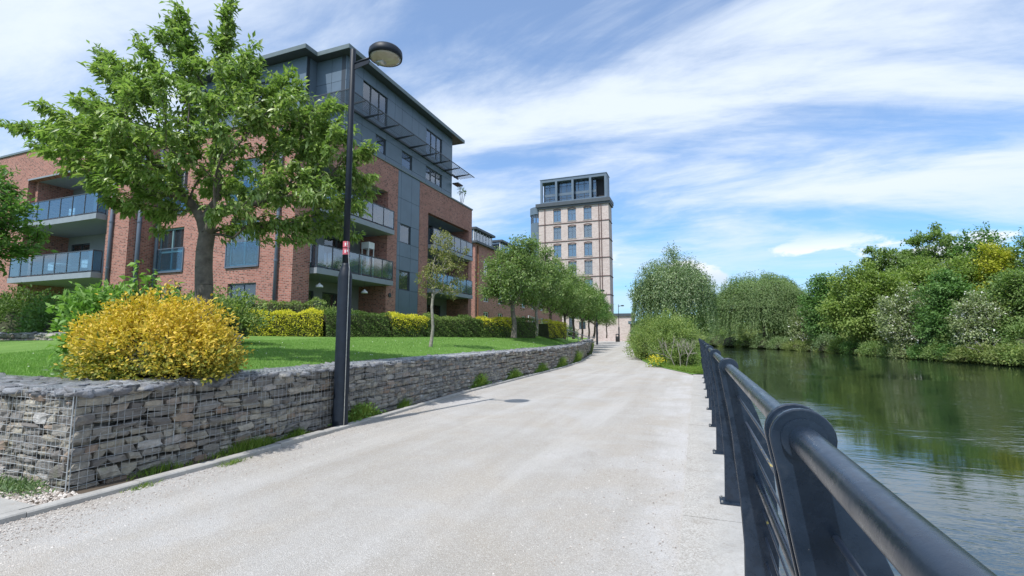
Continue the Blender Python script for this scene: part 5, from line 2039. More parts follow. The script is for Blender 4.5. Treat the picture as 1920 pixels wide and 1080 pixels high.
def build_ramp_rail():
    # sloping steel handrail beside the ramp
    r = thing('ramp_handrail', (-9.4, 36.0, 1.5), 'sloping double steel handrail beside the ramp behind the tree trunks', 'handrail')
    A = Vector((-10.75, 31.0, 2.95))
    B = Vector((-8.75, 41.0, 1.45))
    for dz in (0.0, -0.42):
        MB().tube([A + Vector((0, 0, dz)), B + Vector((0, 0, dz)), B + Vector((0.4, 1.2, dz))], 0.032, 8).build('rail', 'steel_rail', r, smooth=True)
    for t in np.linspace(0, 1, 6):
        p = A.lerp(B, t)
        MB().tube([(p.x, p.y, max(0.5, p.z - 1.2)), (p.x, p.y, p.z)], 0.028, 8).build('upright', 'steel_rail', r, smooth=True)


build_main_block()
build_balcony_things()
build_second_block()
build_tower()
build_ramp_rail()
gabion('low_gabion_wall', 'low dark gabion wall at the back left edge of the lawn', (lambda y: -11.2 + 0 * y, 8.3, 9.2), (-24.0, 8.3), 1.2, 1.62, 9, 0, 0, wires=False, top_n=40)
gabion('far_gabion_wall', 'dark gabion wall beside the path beyond the bend', (WALL_X, 35.5, 84.0), None, 0.3, 1.05, 12, 0, 0, wires=False, top_n=14)

# ================================================================== planting
CR = np.array([math.cos(R(21.1)), math.sin(R(21.1)), 0])       # to the right as seen from the path
CF = np.array([-math.sin(R(21.1)), math.cos(R(21.1)), 0])      # away from the viewer


def lobe(c, u, w, z, ru, rw, rz):
    """ellipsoid given by offsets right / away / height from a foot point"""
    p = np.array([c[0], c[1], 0]) + CR * u + CF * w
    r = (ru + rw) / 2
    return (p[0], p[1], z, ru * 0.93 + rw * 0.07, rw * 0.93 + ru * 0.07, rz)


def build_cherry():
    b = (-8.95, 6.40, 1.18)
    f = (-8.92, 6.42, 3.55)
    lob = []
    # (right, away, height, r_right, r_away, r_height)
    for a in [(-0.2, 0, 5.3, 2.2, 1.9, 1.15), (-1.9, -0.2, 5.3, 1.25, 1.2, 0.75), (-2.9, 0.1, 5.55, 0.85, 0.7, 0.40), (-1.5, 0, 6.6, 0.9, 0.9, 0.65),
              (-0.4, 0.1, 7.0, 0.9, 1.0, 0.85), (0.9, 0, 6.4, 1.0, 1.0, 0.7), (1.7, 0.1, 5.9, 1.1, 1.1, 0.6), (2.3, 0.2, 5.15, 1.0, 1.0, 0.65),
              (1.8, 0.1, 4.35, 1.2, 1.2, 0.60), (0.9, 0.1, 3.8, 0.9, 1.0, 0.40), (-1.2, 0.0, 4.35, 0.9, 1.0, 0.45), (2.6, 0.2, 4.35, 0.7, 0.8, 0.50), (2.2, 0.3, 3.75, 0.75, 0.8, 0.32)]:
        lob.append(lobe(b, *a))
    ex = []
    # single shoots that stick out of the crown
    for (u, w, z) in [(-4.15, 0, 5.85), (-3.95, 0, 5.7), (-3.75, 0, 5.75), (-3.4, 0.1, 5.65), (-0.9, 0, 8.4), (0.25, 0, 8.5), (-3.2, 0, 5.2), (-3.1, 0, 5.9), (-2.6, 0.2, 7.55), (-2.4, 0.1, 7.2), (-2.15, 0, 6.9), (-2.9, 0.1, 6.35), (-2.5, 0, 6.1), (-1.65, 0.0, 7.75), (-1.55, 0.0, 7.4),
                      (-0.75, -0.1, 8.15), (-0.8, 0, 7.8), (-1.0, 0, 8.1), (0.15, 0, 8.05), (0.2, 0, 8.3), (0.1, 0.1, 7.6), (0.75, 0, 7.55), (0.85, 0.1, 7.2), (1.5, 0.1, 7.0), (1.7, 0.1, 6.75), (2.4, 0, 6.35), (2.6, 0.1, 6.2),
                      (2.75, 0.1, 5.75), (3.1, 0.2, 5.2), (3.25, 0.1, 4.75), (3.0, 0.2, 4.1), (1.6, 0.3, 3.45), (1.9, 0.0, 3.45), (-1.6, 0, 4.0), (-1.0, 0.1, 3.65), (-2.9, 0, 5.0), (-2.2, 0, 4.75)]:
        p = np.array([b[0], b[1], 0]) + CR * u + CF * w
        ex.append((p[0], p[1], z))
        ctr = np.array([b[0], b[1], 5.0])
        e = np.array([p[0], p[1], z])
        for q in (0.10, 0.19, 0.28):
            r_ = e + (ctr - e) * q + rng.normal(size=3) * 0.05
            ex.append(tuple(r_))
    make_tree('cherry_tree', b, f, lob, 'large green cherry tree with grey trunk rising behind the golden shrub', leafm='leaf_cherry', barkm='bark_grey', n_targets=620, leaves=50000, lsize=0.122, trunk_r=0.138,
              seed=4, spread=0.060, droop=0.95, detail=True, width=0.40, step=0.22, extra_targets=ex, alpha=0.5, shell=0.5, wob=0.09, tip=0.0045)


def build_garden():
    # golden shrub
    p = np.array([-6.52, 4.32, 0])
    make_bush('golden_shrub', (-6.82, 4.32, 1.05), (1.14, 0.66, 0.93), 'golden yellow leaved shrub in front of the cherry tree trunk', 'leaf_goldgreen', 27000, 0.054, 51, cat='shrub', n_lobes=42, stems=40, base_z=0.97, rough=0.055, irr=0.42, leafm2='leaf_gold', thr=0.36)
    # leafy green shrubs on the left of it
    make_bush('broadleaf_shrub', (-9.4, 5.1, 1.35), (1.05, 0.7, 0.95), 'bright green large leaved shrub left of the golden shrub', 'leaf_broad', 4200, 0.11, 53, cat='shrub', n_lobes=12, stems=14, base_z=1.1, rough=0.12, detail=True, core=False)
    # tall shoots
    g = np.random.default_rng(54)
    for (u, base, top, lab) in ((-8.55, (-8.55, 5.15, 1.12), 2.75, 'tall leafy shoot rising above the green shrub by the brick pier'), (-8.0, (-7.95, 5.25, 1.12), 2.6, 'tall leafy shoot between golden shrub and cherry trunk'), (-8.25, (-8.25, 4.2, 1.0), 1.55, 'low leafy sapling at the left foot of the golden shrub')):
        r = thing('leafy_shoot', base, lab, 'sapling')
        bb = np.array(base)
        sg, P, D = [], [], []
        for k in range(5):
            t = np.array([bb[0] + g.normal() * 0.22, bb[1] + g.normal() * 0.18, top - 0.12 * k + g.normal() * 0.05])
            m = (bb + t) / 2 + g.normal(size=3) * 0.05
            sg += [[*bb, *m, 0.012, 0.009], [*m, *t, 0.009, 0.004]]
            for q in np.linspace(0.25, 1, 26):
                c = (1 - q) ** 2 * bb + 2 * q * (1 - q) * m + q * q * t
                for _ in range(2):
                    P.append(c + g.normal(size=3) * 0.03)
                    D.append(g.normal(size=3) + np.array([0, 0, -0.2]))
        v, f = frusta(np.array(sg), 5)
        obj_from('stems', v, f, 'bark', r)
        v, f = leaf_mesh(np.array(P), np.array(D), 0.13 * (0.6 + 0.7 * g.random(len(P))), width=0.55, detail=True, up=np.array([0, 0, 1.0]), g=g)
        obj_from('leaves', v, f, 'leaf_broad', r)
    make_bush('low_ground_shrub', (-7.75, 4.15, 1.0), (0.45, 0.35, 0.32), 'low grey green plant at the lawn edge left of the golden shrub', 'leaf_weep', 900, 0.07, 57, cat='shrub', n_lobes=6, stems=4, base_z=0.97, rough=0.08)
    # hedge bank behind the lawn on the left
    spots = [(-22.5, 9.4, 1.6, 1.6, 1.3, 'leaf_hedge', 'dark green shrub at the far left below the brick wing'), (-19.6, 9.6, 1.6, 1.5, 1.2, 'leaf_dark', 'dense dark shrub left of the middle of the garden bank'),
             (-17.0, 9.6, 1.6, 1.5, 1.15, 'leaf_broad', 'mid green shrub in the middle of the garden bank'), (-14.6, 9.4, 1.6, 1.3, 1.0, 'leaf_weep', 'grey green shrub on the garden bank behind the low stone wall'),
             (-12.6, 9.6, 1.55, 1.3, 1.2, 'leaf_bush', 'light green shrub on the bank nearest the golden shrub'), (-25.0, 10.2, 1.6, 1.6, 1.3, 'leaf_broad', 'leafy shrub at the left end of the garden bank'), (-20.8, 11.6, 1.6, 2.0, 1.6, 'leaf_hedge', 'tall back shrub below the left balconies')]
    for k, (x, y, z, r_, h, m, lab) in enumerate(spots):
        make_bush('garden_shrub', (x, y, z), (r_ * 1.2, 1.1, h * 1.15), lab, m, 5200, 0.10, 60 + k, cat='shrub', n_lobes=10, stems=8, base_z=1.5, rough=0.13, group='shrubs on the garden bank')
    # small tree at the left edge
    b = (-20.05, 7.3, 1.55)
    make_tree('garden_tree', b, (-20.0, 7.35, 3.2), [lobe(b, -0.3, 0, 5.2, 1.75, 1.6, 1.55), lobe(b, 0.6, 0, 4.6, 0.95, 1.0, 0.9), lobe(b, -0.6, 0, 6.2, 1.2, 1.2, 0.9), lobe(b, 0.1, 0, 3.9, 1.1, 1.1, 0.6)],
              'rounded green garden tree cut by the left edge of the view', leafm='leaf_left', barkm='bark', n_targets=190, leaves=9500, lsize=0.15, trunk_r=0.12, seed=9, spread=0.12, droop=0.5)


def hedge_section(name, a, b, h, w, z0, label, m_side, m_top, n, seed, lsize=0.055):
    """clipped hedge between two ground points with leaves over its faces"""
    g = np.random.default_rng(seed)
    a, b = np.array(a, float), np.array(b, float)
    d = b - a
    ln = np.linalg.norm(d)
    t = d / ln
    nr = np.array([t[1], -t[0]])
    c = (a + b) / 2
    root = thing(name, (c[0], c[1], z0), label, 'hedge', 'clipped hedges behind the lawn')
    s = g.random(n) * ln
    face = g.random(n)
    u = np.zeros(n)
    z = np.zeros(n)
    top = face < 0.36
    front = (face >= 0.36) & (face < 0.86)
    rest = face >= 0.86
    hh = h * (1 + 0.05 * np.sin(s * 2.3 + seed) + 0.04 * np.sin(s * 5.1))
    u[top] = (g.random(top.sum()) - 0.5) * w
    z[top] = hh[top]
    z[front] = g.random(front.sum()) * hh[front]
    u[front] = w / 2
    z[rest] = g.random(rest.sum()) * hh[rest]
    u[rest] = -w / 2
    # round shoulders, clumps
    sh = np.clip((np.abs(u) - w * 0.32) / (w * 0.2), 0, 1)
    z = z - np.where(top, sh * 0.08, 0)
    lump = 0.05 * np.sin(s * 7 + z * 6) + 0.04 * np.sin(s * 13 + 2 * z * 9)
    u = u + np.sign(u) * lump * (~top) + g.normal(size=n) * 0.035
    z = z + top * lump * 0.7 + g.normal(size=n) * 0.03
    z = np.maximum(z, 0.02)
    P = np.zeros((n, 3))
    P[:, :2] = a + t * s[:, None] + nr * u[:, None]
    P[:, 2] = z0 + z
    out = np.zeros((n, 3))
    out[:, :2] = nr * np.sign(u)[:, None] * (~top)[:, None]
    out[:, 2] = np.where(top, 1.0, 0.25)
    D = out * 0.7 + g.normal(size=(n, 3)) * 0.7
    sz = lsize * (0.6 + 0.8 * g.random(n))
    young = (z / h + g.normal(size=n) * 0.18 + 0.12 * np.sin(s * 1.9 + seed)) > (0.42 if m_side == 'leaf_privet' else 0.62)
    for msk, m in ((~young, m_side), (young, m_top)):
        if msk.sum():
            v, f = leaf_mesh(P[msk], D[msk], sz[msk], width=0.6, up=out[msk] + 0.3, g=g)
            obj_from('foliage', v, f, m, root)
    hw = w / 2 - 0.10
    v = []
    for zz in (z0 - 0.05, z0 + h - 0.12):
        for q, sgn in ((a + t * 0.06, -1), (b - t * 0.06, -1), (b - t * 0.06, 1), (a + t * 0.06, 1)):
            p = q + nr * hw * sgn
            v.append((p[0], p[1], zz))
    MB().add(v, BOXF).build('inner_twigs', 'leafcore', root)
    return root


def build_hedges():
    # the hedge line runs from behind the golden shrub to the path; front face towards the viewer/path
    pts = [(-17.6, 12.6), (-14.45, 15.6), (-13.0, 18.0), (-12.15, 19.7), (-11.15, 21.5), (-10.65, 22.5), (-9.65, 24.4), (-9.0, 26.4)]
    secs = [(0, 1, 1.02, 'leaf_privet', 'leaf_yellowtop', 'bright yellow hedge section left of the lamp post', 10500), (1, 2, 1.04, 'leaf_hedge', 'leaf_hedge', 'dark green hedge section behind the lamp post', 6500),
            (2, 3, 0.96, 'leaf_hedge', 'leaf_yellowtop', 'yellow topped hedge section right of the lamp post', 5000), (3, 4, 0.96, 'leaf_hedge', 'leaf_bush', 'green hedge section with light tips left of the young birch', 5000), (4, 5, 0.97, 'leaf_hedge', 'leaf_hedge', 'green hedge section right behind the young birch trunk', 3200),
            (5, 6, 0.96, 'leaf_hedge', 'leaf_yellowtop', 'yellow topped hedge section right of the young birch', 5200), (6, 7, 0.96, 'leaf_hedge', 'leaf_hedge', 'dark green hedge section by the second row tree', 4200)]
    for k, (i, j, h, ms, mt, lab, n) in enumerate(secs):
        a, b = pts[i], pts[j]
        hedge_section('clipped_hedge', a, b, h, 0.95, 1.50, lab, ms, mt, n, 80 + k)
    hedge_section('clipped_hedge', (-8.85, 28.2), (-8.2, 30.2), 0.98, 0.9, 1.45, 'short bright yellow hedge right of the second row tree', 'leaf_privet', 'leaf_yellowtop', 3200, 95)
    # looser green hedge between the yellow one and the building
    hedge_section('clipped_hedge', (-19.5, 13.0), (-15.2, 16.6), 1.50, 0.9, 1.5, 'taller green hedge behind the bright yellow section', 'leaf_hedge', 'leaf_bush', 6500, 96, 0.07)
    make_bush('hedge_shrub', (-14.9, 16.2, 1.55), (0.8, 0.8, 1.35), 'rounded green shrub behind the lamp post at the brick corner', 'leaf_bush', 2600, 0.09, 97, cat='shrub', base_z=1.5, rough=0.10)


def weeping(name, b, rad, H, label, leafm, strands, per, lsize, seed, group=None, width=0.34, low=0.1, drop=(0.8, 3.0), tuft=0.0, upright=0.0, flat=1.0, trunk_r=0.2):
    """domed crown of hanging (or arching) strands over a branching frame"""
    g = np.random.default_rng(seed)
    root = thing(name, b, label, 'tree', group)
    c = np.array(b)
    zc = b[2] + H * 0.52
    hz = b[2] + H - zc - (tuft if tuft else 0)
    # uneven dome of starting points
    d = unit(g.normal(size=(strands, 3)))
    d[:, 2] = np.abs(d[:, 2]) * 1.15 - 0.12
    d = unit(d)
    az = np.arctan2(d[:, 1], d[:, 0])
    bumpy = 1 + 0.08 * np.sin(az * 3 + seed) + 0.06 * np.sin(az * 7 + d[:, 2] * 5) + 0.05 * np.sin(d[:, 2] * 9 + az * 2)
    q = np.where(g.random(strands) < 0.3, 0.45 + 0.4 * g.random(strands), 0.82 + 0.18 * g.random(strands)) * bumpy
    S = np.stack([c[0] + d[:, 0] * rad * q, c[1] + d[:, 1] * rad * flat * q, zc + d[:, 2] * hz * q], axis=1)
    tg = S[g.choice(strands, min(120, strands), replace=False)]
    fork = np.array([b[0], b[1], b[2] + H * 0.34])
    A, par, rd, segs, tips, tn = skeleton(b, fork, tg, trunk_r, g, step=max(0.4, rad * 0.12), tip=0.012)
    v, f = frusta(segs, 6)
    obj_from('trunk', v, f, 'bark', root, smooth=True)
    ln = drop[0] + (drop[1] - drop[0]) * g.random(strands)
    t = np.linspace(0, 1, per)[None, :, None]
    out = np.stack([d[:, 0], d[:, 1], np.zeros(strands)], axis=1)
    P = S[:, None, :] + out[:, None, :] * (ln[:, None, None] * 0.10) * t * (1 + upright)
    P[:, :, 2] -= (ln[:, None] * t[:, :, 0] * (1 - 0.55 * upright))
    P = P + g.normal(size=P.shape) * 0.045 * (H / 8)
    P = P.reshape(-1, 3)
    ok = P[:, 2] > b[2] + max(0.05, H * low)
    P = P[ok]
    m = len(P)
    D = g.normal(size=(m, 3)) * 0.55 + np.array([0, 0, -1.0])
    if upright:
        o2 = np.repeat(out, per, axis=0)[ok]
        D = D + o2 * 0.8 + np.array([0, 0, 0.9 * upright])
    sz = lsize * (0.6 + 0.8 * g.random(m))
    up = unit(P - np.array([c[0], c[1], zc])) + np.array([0, 0, 0.5])
    v, f = leaf_mesh(P, D, sz, width=width, up=up, g=g)
    obj_from('crown', v, f, leafm, root)
    n = strands * 16
    d2 = unit(g.normal(size=(n, 3)))
    d2[:, 2] = np.abs(d2[:, 2])
    a2 = np.arctan2(d2[:, 1], d2[:, 0])
    b2 = 1 + 0.08 * np.sin(a2 * 3 + seed) + 0.06 * np.sin(a2 * 7 + d2[:, 2] * 5) + 0.05 * np.sin(d2[:, 2] * 9 + a2 * 2)
    q2 = (0.80 + 0.24 * g.random(n)) * b2
    P2 = np.stack([c[0] + d2[:, 0] * rad * q2, c[1] + d2[:, 1] * rad * flat * q2, zc + d2[:, 2] * hz * q2], axis=1) + g.normal(size=(n, 3)) * 0.08
    v, f = leaf_mesh(P2, d2 * 0.5 + g.normal(size=(n, 3)) * 0.6 + np.array([0, 0, -0.5]), lsize * (0.6 + 0.7 * g.random(n)), width=width, up=d2 + np.array([0, 0, 0.4]), g=g)
    obj_from('crown', v, f, leafm, root)
    if tuft:
        n = 700
        P = np.array([c[0], c[1], b[2] + H - tuft * 0.35]) + g.normal(size=(n, 3)) * np.array([0.32, 0.32, 0.36])
        v, f = leaf_mesh(P, g.normal(size=(n, 3)), lsize * 0.9 * np.ones(n), width=0.45, g=g)
        obj_from('leading_shoots', v, f, leafm, root)
    return root


def row_tree(px_base, top_z, rad, zc, lab, seed, leafm='leaf_birch', leaves=5200, x=-10.0, barkm='bark', lsize=0.13, fork_h=1.7, trunk_r=0.085, nt=170):
    b = px_base
    g = np.random.default_rng(seed)
    z0 = b[2]
    fk = (b[0] + g.normal() * 0.08, b[1], z0 + fork_h)
    h = top_z - zc
    rad *= 1.12
    lob = [lobe(b, 0, 0, zc, rad, rad, h * 0.62), lobe(b, rad * 0.15, 0, zc + h * 0.5, rad * 0.62, rad * 0.62, h * 0.48), lobe(b, -rad * 0.4, 0, zc - h * 0.25, rad * 0.75, rad * 0.8, h * 0.42), lobe(b, rad * 0.45, 0, zc - h * 0.2, rad * 0.7, rad * 0.7, h * 0.45)]
    for _ in range(6):
        a_, e_ = g.random() * 6.28, g.uniform(-0.6, 1.0)
        q_ = math.sqrt(max(0.05, 1 - e_ * e_))
        lob.append(lobe(b, rad * 0.95 * q_ * math.cos(a_), rad * 0.9 * q_ * math.sin(a_), zc + h * 0.75 * e_, rad * g.uniform(0.2, 0.4), rad * 0.3, h * g.uniform(0.12, 0.28)))
    make_tree('row_tree', b, fk, lob, lab, leafm=leafm, barkm=barkm, n_targets=nt, leaves=int(leaves * 2.1), lsize=lsize, trunk_r=trunk_r, seed=seed, spread=0.20, droop=0.45, group='trees in a row along the path', tip=0.005)


def build_row_trees():
    # sparse young birch on the lawn
    b = (-9.05, 15.2, float(lawn_z(-9.05, 15.2)))
    make_tree('young_birch', b, (b[0] + 0.05, b[1], 2.9), [lobe(b, 0.42, 0, 3.95, 0.90, 0.8, 0.95), lobe(b, 0.42, 0, 5.0, 0.50, 0.5, 0.65), lobe(b, 0.85, 0, 4.5, 0.55, 0.5, 0.55), lobe(b, -0.1, 0, 3.6, 0.55, 0.5, 0.6), lobe(b, 0.6, 0, 3.3, 0.6, 0.6, 0.4)],
              'slim young birch with a sparse crown standing alone on the lawn', leafm='leaf_young', barkm='bark_pale', n_targets=210, leaves=3300, lsize=0.085, trunk_r=0.048, seed=15, spread=0.06, droop=0.5, step=0.18, tip=0.005, alpha=0.35)
    row_tree((-8.85, 23.2, 1.46), 7.15, 1.5, 4.75, 'first row tree with a light green crown right of the young birch', 101, leaves=7000, barkm='bark_grey', trunk_r=0.11)
    row_tree((-9.0, 27.3, 1.45), 7.6, 1.55, 5.0, 'second row tree, bushy, over the short yellow hedge', 102, leaves=7000, barkm='bark_pale')
    row_tree((-9.2, 30.9, 1.4), 7.1, 1.5, 4.8, 'third row tree beside the ramp handrail top', 103, leafm='leaf_mid')
    row_tree((-9.3, 35.2, 1.3), 7.2, 1.6, 4.8, 'fourth row tree behind the ramp handrail', 104, leafm='leaf_birch')
    row_tree((-9.6, 39.2, 1.3), 7.1, 1.6, 4.7, 'fifth row tree near the foot of the ramp', 105, leafm='leaf_mid')
    row_tree((-10.1, 44.5, 1.25), 7.3, 1.8, 4.9, 'sixth row tree in the middle of the row', 106, leafm='leaf_mid')
    row_tree((-10.7, 50.5, 1.25), 7.3, 1.8, 4.9, 'seventh row tree left of the distant lamp post', 107, leafm='leaf_dark')
    row_tree((-12.2, 60.5, 1.25), 7.6, 2.0, 5.0, 'eighth row tree right of the distant lamp post', 108, leafm='leaf_dark', trunk_r=0.12)
    row_tree((-13.6, 70.0, 1.2), 7.4, 1.9, 5.0, 'ninth thin row tree near the pink wall', 109, leafm='leaf_mid')
    row_tree((-13.6, 78.0, 1.2), 6.0, 1.5, 4.3, 'last small row tree before the litter bin', 110, leafm='leaf_mid', leaves=2600)
    # planting between the row trees and the brick block
    for k, (x, y, r_, h, m, lab) in enumerate(((-10.6, 33.0, 1.0, 0.9, 'leaf_weep', 'grey green shrub under the ramp handrail'), (-11.5, 38.5, 1.4, 1.2, 'leaf_dark', 'dark shrub behind the ramp handrail'), (-13.5, 35.0, 1.5, 1.5, 'leaf_hedge', 'dark rounded shrub against the lower brick block'), (-12.5, 47.0, 1.6, 1.1, 'leaf_dark', 'dark shrub further up the terrace'))):
        make_bush('terrace_shrub', (x, y, 1.5), (r_, r_, h), lab, m, 1300, 0.15, 120 + k, cat='shrub', base_z=1.4, rough=0.16)


def build_river_side():
    # weeping tree and thicket between path and river
    b = (-1.6, 40.0, 0.25)
    weeping('weeping_tree', b, 3.1, 8.1, 'weeping silvery green tree behind the riverside bush', 'leaf_weep', 950, 34, 0.16, 16, low=0.12, drop=(0.9, 3.2), tuft=0.75, trunk_r=0.17)
    # bush with bare branches
    make_bush('riverside_bush', (-1.15, 28.2, 0.45), (1.5, 2.6, 2.3), 'leafy bush with bare pale branches between path and railing', 'leaf_bush', 26000, 0.085, 131, n_lobes=26, stems=14, base_z=0.15, rough=0.13)
    make_bush('riverside_bush', (-2.75, 32.2, 0.45), (1.40, 3.2, 2.15), 'yellow green bush along the right edge of the path', 'leaf_bush', 19000, 0.09, 132, n_lobes=20, stems=8, base_z=0.2, rough=0.14)
    make_bush('riverside_bush', (-0.6, 25.2, 0.2), (0.8, 0.8, 1.0), 'small bush at the end of the concrete coping', 'leaf_bush', 6000, 0.075, 133, n_lobes=10, stems=5, base_z=0.05, rough=0.10)
    make_bush('riverside_bush', (-3.7, 44.0, 0.8), (1.4, 6.0, 2.3), 'dark bush along the path beyond the weeping tree', 'leaf_mid', 12000, 0.13, 134, n_lobes=14, stems=5, base_z=0.4, rough=0.2)
    make_bush('riverside_bush', (-5.9, 68.0, 0.9), (2.2, 9.0, 3.4), 'bush at the far right side of the path end', 'leaf_dark', 5000, 0.2, 135, n_lobes=14, stems=5, base_z=0.4, rough=0.25)
    # bare branched shrub at the front of the bush
    g = np.random.default_rng(140)
    root = thing('bare_shrub', (-0.75, 24.6, 0.05), 'pale leafless branching shrub in front of the riverside bush', 'shrub')
    segs = []

    def grow(p, d, ln, r, lv):
        q = p + d * ln
        segs.append([*p, *q, r, r * 0.75])
        if lv == 0:
            return
        for k in range(3 if lv > 1 else 2):
            nd = d + g.normal(size=3) * 0.42 + np.array([0, 0, 0.12])
            nd /= np.linalg.norm(nd)
            grow(p + d * ln * g.uniform(0.6, 1.0), nd, ln * g.uniform(0.6, 0.85), r * 0.62, lv - 1)
    for k in range(3):
        d = np.array([0.25 * (k - 1) + g.normal() * 0.1, -0.15, 1.0])
        grow(np.array([-0.75 + 0.25 * (k - 1), 24.5 - 0.1 * k, 0.05]), d / np.linalg.norm(d), 0.62, 0.026, 4)
    v, f = frusta(np.array(segs), 5)
    obj_from('branches', v, f, 'bark_pale', root, smooth=True, kind='stuff')
    # yellow flowers in the verge
    r = thing('flower_clump', (-1.9, 24.6, 0.1), 'small yellow flowered clump at the foot of the riverside bush', 'flowers')
    P = np.array([-1.9, 24.7, 0.35]) + g.normal(size=(260, 3)) * np.array([0.2, 0.25, 0.13])
    v, f = leaf_mesh(P, g.normal(size=(260, 3)) + np.array([0, 0, 0.5]), 0.07 * np.ones(260), width=0.7, g=g)
    obj_from('flowers', v, f, 'flower_yellow', r)
    P = np.array([-1.9, 24.7, 0.22]) + g.normal(size=(400, 3)) * np.array([0.24, 0.3, 0.12])
    P[:, 2] = np.maximum(P[:, 2], 0.05)
    v, f = leaf_mesh(P, g.normal(size=(400, 3)) + np.array([0, 0, 0.5]), 0.09 * np.ones(400), g=g)
    obj_from('foliage', v, f, 'leaf_broad', r)


def pix(x, y, d):
    """point of the place that lies at axis depth d in the given photo direction"""
    p = math.atan(90 / 890.0)
    fw = np.array([-math.sin(R(21.1)) * math.cos(p), math.cos(R(21.1)) * math.cos(p), math.sin(p)])
    up = np.cross(CR, fw)
    return np.array([0, 0, 1.55]) + d * (fw + CR * (x - 960) / 890.0 - up * (y - 540) / 890.0)


